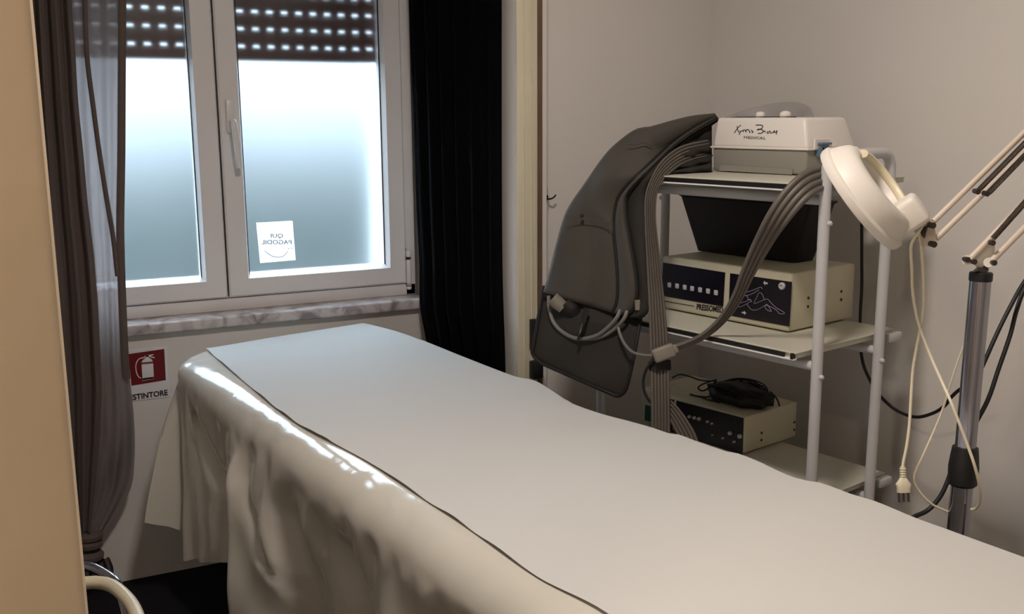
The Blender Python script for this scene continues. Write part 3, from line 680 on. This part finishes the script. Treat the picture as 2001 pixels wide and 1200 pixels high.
# ------------------------------------------------------------------ lower console and the cables on it
dC = .215
zc0, zc1 = ZT['low']+.004, TF(1455, 815, dC)[2]
cs0, cs1 = tl(TF(1455, 850, dC))[0], tl(TF(1252, 800, dC))[0]
cn = thing('dark_faced_console', TP((cs0+cs1)/2, .32, ZT['low']), 'cream console with a black knob panel on the lowest trolley shelf', 'console')
b = MB(); b.box(TP((cs0+cs1)/2, dC+.105, (zc0+zc1)/2), (cs1-cs0, .21, zc1-zc0), Bt, .004, 3); b.build('case', 'device_cream', cn)
fc = lambda x, y: TF(x, y, dC)
b = MB(); fpoly(b, fc, [(1323, 783), (1453.5, 817), (1451, 898), (1318, 868)], .002); fpoly(b, fc, [(1278, 772), (1317, 781.5), (1313, 866), (1274, 856)], .002); b.build('front_panel', 'panel_dark', cn, smooth=0)
fc2 = lambda x, y: TF(x, y, dC-.003)
for x, y, r in ((1330, 817, .0022), (1348, 814, .0040), (1357.5, 816.5, .0042), (1366.5, 818.5, .0045), (1383, 824, .0030), (1391.5, 827.5, .0026), (1427, 846.5, .0048), (1446, 852.5, .0052), (1393, 850, .0018), (1413.5, 856, .0026), (1435.5, 863, .0028)):
    b = MB(); b.lathe([(r*1.1, -.001), (r, .004), (r*.7, .006), (.0001, .006)], fc2(x, y), -TV, 14); b.build('knob', 'button_grey', cn)
b = MB(); fpoly(b, fc, [(1262, 791), (1277, 795), (1275, 825), (1261, 821)], .003); b.build('switch', 'switch_green', cn, smooth=0, label='dark green rocker switch')
screws(cs0, ((1488, 846), (1487.5, 860), (1552, 825), (1551.5, 840)), cn)
cb = thing('cable_bundle', TP(.42, .32, zc1), 'tangled bundle of black cables lying on the lower console', 'cables')
b = MB(); cen = TF(1445, 770, .30); cen[2] = zc1+.026
bmx = bmesh.new(); bmesh.ops.create_icosphere(bmx, subdivisions=4, radius=1)
for v in bmx.verts:
    c = v.co; n_ = .10*math.sin(7*c.x+3*c.y)+.07*math.sin(11*c.y+5*c.z)+.05*math.sin(17*c.x-9*c.z)
    v.co = c*(1+n_*.55)
b.frombm(bmx, cen-TZ*.003, [TU*.098, TV*.052, TZ*.028])
b.build('coil', 'cable_black', cb, smooth=60)
b = MB()
for i in range(26):
    a0 = rng.random()*6.28; ex, ey = .07+.03*rng.random(), .038+.018*rng.random(); zz = rng.random(); pts = []
    for a in np.linspace(0, 6.28*.8, 16): pts.append(cen+TU*(ex*math.cos(a+a0))+TV*(ey*math.sin(a+a0))+TZ*(-.016+.046*zz*(1-.55*math.cos(a+a0)**2)+.004*math.sin(3*a+i)))
    b.tube(pts, .0021, 6, 40)
b.build('loop', 'cable_black', cb)
fl = lambda x, y, d=.275: TF(x, y, d)
for pts in ([(1400, 745), (1370, 743), (1345, 735), (1328, 732), (1314, 738)], [(1400, 742), (1375, 750), (1364, 758), (1372, 764), (1388, 756), (1400, 745)], [(1405, 760), (1385, 780), (1362, 792), (1348, 796)], [(1408, 765), (1390, 785), (1372, 797)], [(1410, 765), (1395, 785), (1384, 800)], [(1412, 760), (1402, 785), (1396, 804)], [(1415, 762), (1405, 790), (1400, 806)], [(1505, 765), (1517, 778), (1523, 793)]):
    b = MB(); q = [fl(x, y, .26 if y > 780 else .28) for x, y in pts]
    q = [np.array([p[0], p[1], max(p[2], zc1+.003)]) for p in q]
    b.tube(q, .0022, 7, 30); b.build('strand', 'cable_black', cb)

# ================================================================== COMPRESSION GARMENT hung over the trolley's left end
gm = thing('compression_garment', AT(1170, 600, 2.48), 'grey inflatable compression suit draped over the left end of the trolley', 'garment')
def rs2(pts, n): return crm(np.array(pts, float), n)
def tg(x, y):                # how far the suit hangs from the viewer at a point of its outline
    k = min(1, max(0, (y-285)/70)); k = k*k*(3-2*k)
    front = 2.435-.00128*(x-1155) if x > 1155 else 2.435+.0004*(1155-x)
    back = 2.42+.08*min(1, max(0, (x-1270)/120))
    return back*(1-k)+front*k
def gpatch(Lp, Rp, df, nu=26, nv=50):
    A, B_ = rs2(Lp, nv), rs2(Rp, nv); G = []
    for i in range(nv):
        v = i/(nv-1); row = []
        for u in np.linspace(0, 1, nu):
            q = A[i]+(B_[i]-A[i])*u; row.append(AT(*q, tg(*q)+df(u, v)))
        G.append(row)
    return G
SLV_L = [(1397, 221), (1352, 226), (1310, 236), (1270, 247), (1248, 250), (1226, 262), (1186, 297), (1140, 361), (1107, 411), (1088, 470), (1073, 530), (1061, 571)]
SLV_R = [(1400, 228), (1348, 257), (1302, 291), (1264, 326), (1226, 364), (1207, 392), (1200, 440), (1205, 500), (1208, 550), (1206, 590), (1198, 612)]
b = MB(); b.grid(gpatch(SLV_L, SLV_R, lambda u, v: -.038*math.sin(math.pi*u)**.7*min(1, v*3+.2)+.02*(1-u)*v+.004*math.sin(9*u+14*v)*v-.006*math.exp(-((v-.62-.03*u)/.02)**2))); o = b.build('sleeve', 'garment_grey', gm, smooth=80); solid(o, .008, -1)
M1 = [(1402, 230), (1352, 260), (1322, 282), (1288, 313), (1254, 348), (1226, 382), (1223, 420), (1231, 470), (1240, 520), (1245, 570), (1236, 606), (1222, 617)]
b = MB(); b.grid(gpatch(SLV_R, M1, lambda u, v: -.004-.018*math.sin(math.pi*u), 12)); o = b.build('gusset', 'garment_grey', gm, smooth=80); solid(o, .006, -1)
M2 = [(1405, 236), (1360, 268), (1332, 292), (1300, 318), (1276, 345), (1262, 378), (1262, 420), (1262, 480), (1265, 530), (1270, 580), (1266, 612), (1252, 624)]
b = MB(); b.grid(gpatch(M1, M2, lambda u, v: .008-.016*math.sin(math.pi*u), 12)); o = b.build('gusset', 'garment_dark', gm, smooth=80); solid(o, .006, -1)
def gpath(pts, dt=-.006):
    return [AT(*q, tg(*q)+dt) for q in rs2(pts, 60)]
b = MB(); b.tube(gpath(SLV_R), .0052, 8); b.build('piping', 'piping', gm)
b = MB(); b.tube(gpath(M1, -.004), .0046, 8); b.build('piping', 'piping', gm)
for pts in ([(1106, 421), (1130, 424), (1160, 431), (1192, 437)], [(1224, 281), (1242, 283), (1258, 279), (1272, 284)]):
    Q = rs2(pts, 16); b = MB(); b.tube([AT(*q, tg(*q)-.046) for q in Q], .0012, 5); b.build('seam', 'garment_grey', gm)
b = MB(); b.lathe([(.0001, .003), (.004, .002), (.005, -.002)], AT(1137, 421, tg(1137, 421)-.046), -FWD, 14); b.build('snap', 'piping', gm)
# lower flap with piping and zip
FL = [(1063, 566), (1056, 600), (1049, 640), (1042, 678), (1041, 695), (1047, 706), (1062, 713)]
poly = [(1063, 560), (1052, 620), (1043, 672), (1041, 694), (1050, 707), (1080, 720), (1120, 741), (1160, 762), (1198, 782), (1212, 785), (1222, 772), (1232, 722), (1243, 668), (1252, 622), (1258, 590)]
left = rs2([(1063, 560), (1052, 620), (1043, 672), (1040, 692), (1046, 705)], 30); right = rs2([(1258, 585), (1250, 632), (1240, 690), (1228, 745), (1218, 780)], 30)
def tfl(u, v): return 2.505-.165*u-.012*math.sin(math.pi*u)-.012*math.sin(math.pi*v)+.006*math.sin(8*u+5*v)+.045*max(0, 1-v/.3)
def flp(u, v, dt=0.):       # rounded lower corners
    du, dv = min(u, 1-u)/.10, (1-v)/.13
    if du < 1 and dv < 1:
        a, c = 1-du, 1-dv; r = max(a, c)/max(1e-6, math.hypot(a, c)); du, dv = 1-a*r, 1-c*r
        u = du*.10 if u < .5 else 1-du*.10; v = 1-dv*.13
    k = v*29; i = min(28, int(k)); f = k-i
    A, B_ = left[i]+(left[i+1]-left[i])*f, right[i]+(right[i+1]-right[i])*f; q = A+(B_-A)*u
    return AT(q[0], q[1], tfl(u, v)+dt)
b = MB(); G = []
for i in range(30):
    v = i/29; row = []
    for j in range(30):
        u = j/29
        row.append(flp(u, v))
    G.append(row)
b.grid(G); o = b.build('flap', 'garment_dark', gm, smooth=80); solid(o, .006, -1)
path = [flp(0, i/29, -.004) for i in range(30)]+[flp(u, 1, -.004) for u in np.linspace(.02, .98, 40)]+[flp(1, i/29, -.004) for i in range(29, -1, -1)]
b = MB(); b.tube(path, .0046, 8); b.build('piping', 'piping', gm)
b = MB(); zp = lambda x, y: AT(x, y, 2.385); b.tube([zp(1147, 602), zp(1140, 625), zp(1134, 650), zp(1128, 668)], [.010, .012, .008, .004], 8, 16, flat=.4); b.build('zip_guard', 'piping', gm)
b = MB(); zp = lambda x, y: AT(x, y, 2.372); b.tube([zp(1138, 632), zp(1135, 643), zp(1132, 653)], [.0015, .0035, .0018], 8, 10); b.build('zip_puller', 'zip_metal', gm)
b = MB(); zp = lambda x, y: AT(x, y, 2.435); b.tube([zp(1080, 583), zp(1090, 592), zp(1101, 601)], [.017, .017, .016], 16, 8); b.build('port', 'connector_grey', gm)
b = MB(); b.tube([zp(1104, 592), zp(1118, 606), zp(1128, 618)], [.018, .022, .015], 14, 10); b.build('port_cap', 'piping', gm)
b = MB(); zp = lambda x, y: AT(x, y, 2.315); b.tube([zp(1247, 586), zp(1248, 606)], .0085, 14, 6); b.build('port', 'connector_grey', gm)
# folded part lying on the shelf beside the machine; rear sheet coloured dark for the gap's shade
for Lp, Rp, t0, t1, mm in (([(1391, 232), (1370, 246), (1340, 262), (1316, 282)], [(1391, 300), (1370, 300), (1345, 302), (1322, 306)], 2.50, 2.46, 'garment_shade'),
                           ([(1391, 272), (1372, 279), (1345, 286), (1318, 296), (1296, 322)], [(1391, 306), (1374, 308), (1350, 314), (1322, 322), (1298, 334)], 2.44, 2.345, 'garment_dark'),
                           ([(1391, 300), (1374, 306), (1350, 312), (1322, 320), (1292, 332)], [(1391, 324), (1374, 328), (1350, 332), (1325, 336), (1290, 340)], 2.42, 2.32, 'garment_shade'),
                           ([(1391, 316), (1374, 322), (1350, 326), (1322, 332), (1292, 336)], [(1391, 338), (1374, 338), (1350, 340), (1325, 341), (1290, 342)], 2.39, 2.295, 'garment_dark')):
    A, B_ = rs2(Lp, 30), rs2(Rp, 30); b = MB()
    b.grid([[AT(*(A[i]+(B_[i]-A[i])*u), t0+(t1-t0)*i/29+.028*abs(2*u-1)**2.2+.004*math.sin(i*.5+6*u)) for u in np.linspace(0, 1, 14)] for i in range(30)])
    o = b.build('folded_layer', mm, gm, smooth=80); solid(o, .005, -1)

# hoses of the garment
def ribbon(mb, pts, widths, t, ribs=5, twist=None, thick=.0042, nn=70, nrm0=None):
    """ribbed band of side by side tubes following pixel points at depths t"""
    Q = rs2([(x, y, tt*1000) for (x, y), tt in zip(pts, t)], nn); P = np.array([AT(q[0], q[1], q[2]/1000) for q in Q])
    wd = np.interp(np.linspace(0, 1, nn), np.linspace(0, 1, len(widths)), widths); tw = np.interp(np.linspace(0, 1, nn), np.linspace(0, 1, len(twist or [0, 0])), twist or [0, 0])
    T = np.gradient(P, axis=0); T /= np.linalg.norm(T, axis=1)[:, None]
    cs = []
    m = ribs*6
    for i in range(nn):
        side = np.cross(T[i], FWD); side /= np.linalg.norm(side); fr_ = np.cross(side, T[i]); a = tw[i]; sd = side*math.cos(a)+fr_*math.sin(a); up = -side*math.sin(a)+fr_*math.cos(a)
        ring = []
        for j in range(m+1):
            u = j/m; ring.append(P[i]+sd*wd[i]*(u-.5)+up*(thick*abs(math.sin(math.pi*u*ribs))+.001))
        for j in range(m, -1, -1):
            u = j/m; ring.append(P[i]+sd*wd[i]*(u-.5)-up*(thick*abs(math.sin(math.pi*u*ribs))+.001))
        cs.append(ring)
    k = len(cs[0]); vs = [p for r in cs for p in r]
    mb.add(vs, [(i*k+j, i*k+(j+1) % k, (i+1)*k+(j+1) % k, (i+1)*k+j) for i in range(nn-1) for j in range(k)]+[tuple(range(k-1, -1, -1)), tuple((nn-1)*k+j for j in range(k))])
    return mb
h1 = thing('ribbed_hose', AT(1288, 700, 2.36), 'grey ribbed flat hose hanging down past the left ends of the shelves', 'hose')
b = MB(); ribbon(b, [(1386, 290), (1345, 299), (1312, 317), (1287, 345), (1273, 378), (1271, 430), (1276, 500), (1283, 590), (1288, 680), (1290, 760), (1291, 850), (1292, 950)], [.044, .044, .038, .027, .025, .031, .036, .041, .043, .043, .043, .043], [2.45, 2.41, 2.34, 2.275, 2.265, 2.265, 2.265, 2.265, 2.265, 2.26, 2.255, 2.25], 6, nn=110); b.build('hose', 'hose_grey', h1, smooth=60)
b = MB(); ribbon(b, [(1302, 790), (1315, 806), (1328, 826), (1342, 852), (1352, 880)], [.030, .036, .040, .042], [2.275, 2.27, 2.265, 2.26, 2.255], 5); b.build('hose_tail', 'hose_grey', h1, smooth=60)
b = MB(); P = [AT(1289, 706, 2.332), AT(1290, 723, 2.330)]; ribbon(b, [(1289, 705), (1289.5, 714), (1290, 724)], [.050, .050], [2.262, 2.262, 2.261], 1, thick=.010, nn=8); b.build('band', 'piping', h1, smooth=60)
h2 = thing('grey_feed_hose', AT(1480, 520, 2.1), 'grey ribbed hose slanting from the white machine down across the cream console', 'hose')
b = MB(); ribbon(b, [(1640, 338), (1612, 345), (1580, 358), (1548, 388), (1517, 430), (1488, 480), (1462, 532), (1443, 576), (1424, 608), (1400, 636), (1372, 658), (1345, 671), (1316, 681)], [.050, .052, .053, .051, .046, .041, .035, .030, .025, .020, .016, .016], [2.07, 2.02, 1.985, 1.98, 1.995, 2.045, 2.09, 2.13, 2.165, 2.195, 2.215, 2.23, 2.243], 4, twist=[0, .1, .15, .2, .3, .45, .6], nn=110); b.build('hose', 'hose_grey', h2, smooth=60)
b = MB(); cc = AT(1297, 690, 2.243)
xr = AT(1320, 681, 2.243)-AT(1275, 698, 2.243); xr /= np.linalg.norm(xr); yr = np.cross(FWD, xr); yr /= np.linalg.norm(yr)
b.box(cc, (.050, .032, .024), [xr, yr, np.cross(xr, yr)], .006, 3); b.box(cc+xr*.026, (.014, .020, .020), [xr, yr, np.cross(xr, yr)], .004, 2); b.build('connector', 'connector_grey', h2)
b = MB(); zp = lambda x, y, t=2.245: AT(x, y, t); b.tube([zp(1276, 695), zp(1255, 694, 2.265), zp(1236, 688, 2.285), zp(1222, 674, 2.305), zp(1212, 655, 2.325), zp(1208, 640, 2.335)], .0036, 8, 40); b.build('thin_tube', 'tube_grey', h2)
b = MB(); b.tube([zp(1277, 703), zp(1264, 720, 2.26), zp(1257, 742, 2.275), zp(1259, 765, 2.28), zp(1268, 782, 2.28), zp(1280, 795, 2.275)], .0034, 8, 40); b.build('thin_tube', 'garment_shade', h2, label='darker looped tube')
h3 = thing('grey_air_tube', AT(1150, 650, 2.46), 'thin grey air tube looping in front of the suit\'s lower flap', 'tube')
b = MB(); zp = lambda x, y, t=2.42: AT(x, y, t); b.tube([zp(1072, 578, 2.465), zp(1073, 600, 2.46), zp(1082, 630, 2.445), zp(1104, 652, 2.425), zp(1132, 662, 2.40), zp(1165, 656, 2.375), zp(1190, 638, 2.355), zp(1206, 620, 2.34), zp(1212, 606, 2.345)], .0048, 10, 60); b.build('tube', 'tube_grey', h3)
b = MB(); b.tube([zp(1138, 663, 2.405), zp(1170, 660, 2.38), zp(1200, 644, 2.352), zp(1220, 622, 2.33), zp(1226, 606, 2.333)], .0046, 10, 50); b.build('tube', 'tube_grey', h3)

# ================================================================== MAGNIFIER LAMP
LT = 1.72
pt_, pbm = AT(1917, 536, LT), AT(1868, 1080, LT+.075)
ax = pt_-pbm; ax /= np.linalg.norm(ax); foot = pt_-ax*(pt_[2]-.045)/ax[2]
ml = thing('magnifier_lamp', (foot[0], foot[1], 0), 'white magnifying lamp on a chrome floor stand right of the trolley', 'lamp')
b = MB(); b.lathe([(.145, 0), (.15, .006), (.15, .02), (.13, .034), (.03, .045)], (foot[0], foot[1], .002), (0, 0, 1), 48); b.build('base', 'vinyl_black', ml)
col0 = AT(1882, 940, LT+.055); tcol = (col0-pt_) @ ax
col = pt_+ax*tcol
b = MB(); L_ = np.linalg.norm(pt_-col); b.lathe([(.0175, 0), (.0175, L_-.004), (.0172, L_)], col, ax, 32); b.build('pole', 'chrome', ml)
b = MB(); L2 = np.linalg.norm(col-foot); b.lathe([(.0185, 0), (.0185, L2)], foot, ax, 32); b.build('lower_pole', 'chrome', ml)
b = MB(); b.lathe([(.0205, -.004), (.0245, 0), (.0255, .03), (.0235, .05), (.0215, .066), (.018, .068)], col-ax*.004, ax, 32); b.build('collar', 'socket_black', ml)
b = MB(); b.lathe([(.0180, -.012), (.0190, -.010), (.0190, .002), (.017, .004)], pt_, ax, 32); b.build('pole_cap', 'socket_black', ml)
LA = lambda x, y, t=LT: AT(x, y, t)
def plate(mb, pts, t, th): mb.prism([LA(x, y, t) for x, y in pts], FWD*th)
b = MB(); plate(b, [(1901, 507), (1908, 500), (1931, 466), (1940, 466), (1944, 474), (1943, 512), (1934, 524), (1912, 522)], LT-.004, .008); b.build('bracket', 'lamp_white', ml)
b = MB(); b.tube([LA(1913, 524), LA(1920, 534)], .012, 12); b.build('bracket_socket', 'bolt_dark', ml)
for nm, a, c, t, r in (('arm', (1894, 508), (2232, 158), LT-.012, .0055), ('arm', (1936, 512), (2252, 190), LT-.012, .0055), ('arm', (1824, 433), (2170, 94), LT+.006, .0052), ('arm', (1829, 467), (2215, 94), LT+.006, .0052)):
    b = MB(); b.tube([LA(*a, t), LA(*c, t)], r, 12); b.build(nm, 'arm_cream', ml)
def spring(a, c, t, r):
    A, B_ = LA(*a, t), LA(*c, t); d = B_-A; L = np.linalg.norm(d); d /= L; e1 = np.cross(d, FWD); e1 /= np.linalg.norm(e1); e2 = np.cross(d, e1); n = 900
    b = MB(); turns = L/.0022
    b.tube([A+d*L*i/n+r*(math.cos(2*math.pi*turns*i/n)*e1+math.sin(2*math.pi*turns*i/n)*e2) for i in range(n+1)], .0009, 4); return b.build('spring', 'spring_dark', ml)
spring((1912, 372), (2110, 170), LT-.012, .0040); spring((1932, 377), (2130, 172), LT-.012, .0044); spring((1940, 466), (2110, 276), LT-.016, .0046)
def bolt(x, y, t, r=.0048):
    b = MB(); b.tube([LA(x-4, y-1, t-.010), LA(x+4, y+1, t-.022)], [r*.9, r], 12, 3); b.build('bolt', 'bolt_dark', ml)
for x, y in ((1888, 507), (1901, 511), (1940, 513), (1937, 474), (1908, 374), (1926, 378)): bolt(x, y, LT-.004)
for x, y in ((1820, 440), (1822, 477)): bolt(x, y, LT-.002, .0055)
b = MB()
for x, y in ((1890, 508), (1932, 513)): b.tube([LA(x, y, LT-.018), LA(x, y, LT-.004)], .0085, 12)
b.build('arm_end', 'lamp_white', ml)
b = MB(); plate(b, [(2222, 170), (2165, 96), (2180, 84), (2225, 84), (2262, 185), (2245, 198)], LT-.006, .010); b.build('elbow', 'lamp_white', ml)
# joint and head
b = MB(); plate(b, [(1790, 452), (1800, 432), (1816, 428), (1826, 434), (1830, 468), (1824, 480), (1806, 482)], LT-.003, .008); b.build('head_joint', 'arm_cream', ml)
hc = AT(1675, 393, LT)
vl = ray(1683, 393); vl = vl/np.linalg.norm(vl); rl = RGT-vl*(RGT @ vl); rl /= np.linalg.norm(rl); ul = np.cross(rl, vl)
nv_ = (rl*.80+ul*.60)*.975-vl*.165; nv_ /= np.linalg.norm(nv_)
b = MB(); R0 = .1045
prof = [(.050, .004), (.094, 0), (R0-.002, .001), (R0, .005), (R0, .014), (R0-.004, .018), (R0-.006, .0185), (R0-.010, .030), (R0-.018, .044), (R0-.026, .050), (.066, .052), (.060, .050), (.056, .044), (.054, .016), (.050, .014)]
b.lathe(prof, hc, nv_, 72, closed=True); hd_ = b.build('lamp_head', 'lamp_white', ml, smooth=40)
def _lens():
    m = mat('lens_glass', (.95, .97, .95), .03); p = m.node_tree.nodes['Principled BSDF']; p.inputs['Transmission Weight'].default_value = 1; p.inputs['IOR'].default_value = 1.5
_lens()
b = MB(); b.lathe([(.0552*math.cos(a), .012+.006*math.sin(a)) for a in np.linspace(-1.2, 1.2, 13)], hc+nv_*.010, nv_, 48); b.build('lens', 'lens_glass', hd_)
b = MB(); e1 = np.cross(nv_, FWD); e1 /= np.linalg.norm(e1); e2 = np.cross(nv_, e1)
if (e2 @ vl) < 0: e2 = -e2
pts = [hc+nv_*(.053)+(e1*math.cos(a)+e2*math.sin(a))*.061 for a in np.linspace(.25, math.pi-.25, 30)]
b.tube(pts, .009, 12, flat=.8); b.build('inner_trim', 'lamp_cream', hd_)
b = MB(); ax1 = nv_; e_m = RGT*.60-UPV*.80; e_m = e_m-nv_*(e_m @ nv_); e_m /= np.linalg.norm(e_m); e_p = np.cross(nv_, e_m)
b.box(hc+nv_*.055+e_m*.068+e_p*.0, (.052, .056, .048), [e_m, e_p, nv_], .009, 3); b.build('head_bracket', 'lamp_white', ml)
b = MB(); b.tube([LA(1795, 452, LT+.01), LA(1812, 455, LT+.002)], .013, 14); b.build('swivel', 'bolt_dark', ml)
# flex of the lamp
fx_ = lambda L: [AT(x, y, t) for x, y, t in L]
b = MB(); b.tube(fx_([(1800, 432, 1.70), (1806, 428, 1.70), (1803, 440, 1.69), (1792, 458, 1.685), (1782, 474, 1.69), (1780, 490, 1.70), (1782, 530, 1.72), (1783, 565, 1.73), (1790, 612, 1.74), (1799, 645, 1.745), (1818, 695, 1.735), (1840, 745, 1.715), (1858, 785, 1.69), (1871, 818, 1.685), (1890, 868, 1.685), (1905, 912, 1.685), (1915, 955, 1.70), (1915, 980, 1.72), (1907, 994, 1.74), (1898, 996, 1.75)]), .0026, 8, 140); b.build('power_flex', 'cord_cream', ml)
b = MB(); b.tube(fx_([(1890, 640, 1.77), (1888, 662, 1.775), (1872, 705, 1.785), (1854, 760, 1.79), (1842, 800, 1.79), (1826, 840, 1.79), (1806, 885, 1.79), (1788, 925, 1.79), (1787, 942, 1.79), (1800, 965, 1.79), (1822, 986, 1.79), (1852, 1000, 1.79)]), .0020, 8, 90); b.build('power_flex', 'cord_cream', ml)
cordb = thing('plug_cord', AT(1765, 950, 1.76), 'cream cord with a three-pin plug dangling beside the magnifying lamp', 'cord')
b = MB(); b.tube(fx_([(1796, 455, 1.715), (1800, 480, 1.72), (1803, 520, 1.725), (1805, 560, 1.735), (1805, 595, 1.745), (1801, 630, 1.752), (1797, 650, 1.755), (1790, 685, 1.755), (1784, 722, 1.757), (1780, 780, 1.76), (1777, 830, 1.76), (1772, 870, 1.76), (1765, 905, 1.76), (1764, 914, 1.76)]), .0026, 8, 110); b.build('flex', 'cord_cream', cordb)
pg = MB(); P0, P1 = AT(1764, 914, 1.76), AT(1766, 962, 1.76); pa = (P1-P0); pL = np.linalg.norm(pa); pa /= pL
pr_ = RGT-pa*(RGT @ pa); pr_ /= np.linalg.norm(pr_); pn = np.cross(pa, pr_)
for k in range(4): pg.lathe([(.0052, -.0012), (.0058, 0), (.0052, .0012)], P0+pa*(.002+.0042*k), pa, 14)
pg.lathe([(.0042, -.002), (.0042, .020)], P0, pa, 12)
secs = [(.017, .005, .004), (.022, .008, .006), (.029, .013, .0075), (.036, .0115, .0075), (pL, .0112, .007)]
ring = []
for (h, w, th) in secs: ring.append([P0+pa*h+pr_*(w*math.copysign(abs(math.cos(a))**.6, math.cos(a)))+pn*(th*math.copysign(abs(math.sin(a))**.6, math.sin(a))) for a in np.linspace(0, 2*math.pi, 21)[:-1]])
vs = [p for r in ring for p in r]; pg.add(vs, [(i*20+j, i*20+(j+1) % 20, (i+1)*20+(j+1) % 20, (i+1)*20+j) for i in range(len(ring)-1) for j in range(20)]+[tuple(range(19, -1, -1)), tuple((len(ring)-1)*20+j for j in range(20))])
plg = pg.build('plug', 'cord_cream', cordb)
for k in (-1, 0, 1):
    b = MB(); b.tube([P0+pa*(pL-.001)+pr_*k*.0082, P0+pa*(pL+.017)+pr_*k*.0082], .0022, 10); b.build('pin', 'pin_metal', plg)

# ------------------------------------------------------------------ black cables by the right wall
b = MB(); b.tube(fx_([(1684, 360, 2.36), (1684, 440, 2.36), (1684, 500, 2.36), (1684, 560, 2.36), (1681, 620, 2.36), (1682, 680, 2.35), (1688, 715, 2.34), (1703, 748, 2.33), (1722, 776, 2.31), (1752, 802, 2.27), (1788, 815, 2.22), (1822, 808, 2.16), (1846, 793, 2.10), (1860, 775, 2.05), (1882, 757, 2.0), (1900, 752, 1.98)]), .0037, 8, 120)
tag(b.build('black_cable', 'cable_black', loc=AT(1722, 776, 2.31)), 'black cable running down behind the trolley and looping towards the lamp stand', 'cable')
b = MB(); b.tube(fx_([(2040, 500, 1.93), (2001, 552, 1.92), (1975, 598, 1.91), (1950, 648, 1.90), (1925, 704, 1.89), (1905, 748, 1.88), (1890, 790, 1.88)]), .0040, 8, 60)
tag(b.build('black_cable', 'cable_black', loc=AT(1960, 630, 1.9)), 'black cable slanting down behind the chrome pole, the left one of the pair at right', 'cable')
b = MB(); b.tube(fx_([(2044, 505, 1.95), (2006, 556, 1.94), (1987, 605, 1.93), (1974, 655, 1.92), (1950, 725, 1.91), (1932, 778, 1.90), (1912, 817, 1.89), (1885, 862, 1.89), (1864, 905, 1.88), (1850, 945, 1.87), (1835, 974, 1.87), (1812, 998, 1.87), (1780, 1014, 1.86), (1760, 1040, 1.86)]), .0042, 8, 90)
tag(b.build('black_cable', 'cable_black', loc=AT(1950, 725, 1.9)), 'long black cable curving behind the chrome pole down to the bed edge', 'cable')

# ------------------------------------------------------------------ hook, cords and small boxes by the post
hk = thing('wall_hook', OY(1070, 386, RY-.004), 'small dark metal hook on the wall beside the cream post', 'hook')
b = MB(); b.lathe([(.0001, .006), (.005, .005), (.0075, 0)], OY(1069, 386, RY), (0, -1, 0), 16); b.build('rosette', 'hook_metal', hk)
b = MB(); q = lambda x, y, Y: OY(x, y, Y); b.tube([q(1069, 386, RY-.004), q(1072, 389, RY-.02), q(1078, 388, RY-.03), q(1083, 385, RY-.032), q(1086, 381, RY-.030)], .0022, 8, 24); b.build('prong', 'hook_metal', hk)
b = MB(); b.tube([q(1060, 240, RY-.006), q(1062, 325, RY-.006), q(1067, 352, RY-.008), q(1071, 372, RY-.012), q(1072, 386, RY-.020), q(1070, 410, RY-.010), q(1068, 450, RY-.006), q(1064, 520, RY-.006), q(1060, 600, RY-.006)], .0011, 6, 60)
tag(b.build('thin_cord', 'cord_cream', loc=q(1070, 400, RY-.01)), 'thin cord hanging over the small dark wall hook', 'cord')
pcord = thing('pull_cord', q(1046, 560, 2.44), 'cream pull cord with a small end bead hanging down the post', 'cord')
b = MB(); b.tube([q(1043, -150, 2.440), q(1042, 100, 2.440), q(1044, 300, 2.440), q(1045.5, 470, 2.440), q(1048, 560, 2.440), q(1048, 640, 2.440), q(1045, 650, 2.440)], .0013, 6, 60); b.build('cord', 'cord_cream', pcord)
b = MB(); b.lathe([(.0001, -.006), (.003, -.004), (.0035, .002), (.0001, .006)], q(1044, 653, 2.440), (0, 0, 1), 12); b.build('bead', 'cord_cream', pcord)
c = q(1043, 655, 2.452)
b = MB(); b.box(q(1043.5, 654, 2.436), (.020, .022, .088), None, .003, 2); tag(b.build('wall_box', 'socket_black', loc=q(1043, 655, 2.44)), 'narrow black box on the post left of the hanging suit', 'box')
b = MB(); b.box(q(1048, 722, 2.430), (.032, .030, .050), None, .004, 2); tag(b.build('wall_box', 'socket_black', loc=q(1048, 722, 2.43)), 'squat black box at the foot of the post just above the bed', 'box')

# ================================================================== CHAIR behind the entrance wall
ch = thing('tubular_armchair', (-.12, 1.6, 0), 'tubular armchair with a cream arm rail half hidden by the entrance wall', 'chair')
zr = .60
b = MB(); b.tube([(-.37, 1.38, 0), (-.37, 1.40, .45), (-.37, 1.46, .585), (-.36, 1.62, zr), (-.32, 1.75, zr), (-.24, 1.80, zr), (-.05, 1.805, zr), (.06, 1.80, zr), (.095, 1.775, zr), (.119, 1.70, zr), (.127, 1.62, zr), (.130, 1.46, .585), (.130, 1.40, .45), (.130, 1.38, 0)], .0115, 14, 120); b.build('arm_rail', 'tube_cream', ch)
b = MB(); b.tube([(-.36, 1.70, .0), (-.36, 1.72, .42), (-.34, 1.80, .59), (-.26, 1.855, .607), (-.05, 1.865, .607), (.055, 1.86, .607), (.085, 1.83, .604), (.112, 1.76, .59), (.125, 1.70, .42), (.126, 1.68, 0)], .009, 14, 120); b.build('back_frame', 'chrome', ch)
b = MB(); b.box((-.12, 1.58, .43), (.44, .40, .05), None, .018, 3); b.build('seat', 'vinyl_black', ch)
b = MB()
for y in (1.42, 1.72): b.tube([(-.365, y, .40), (.127, y, .40)], .009, 10)
b.build('seat_rail', 'chrome', ch)
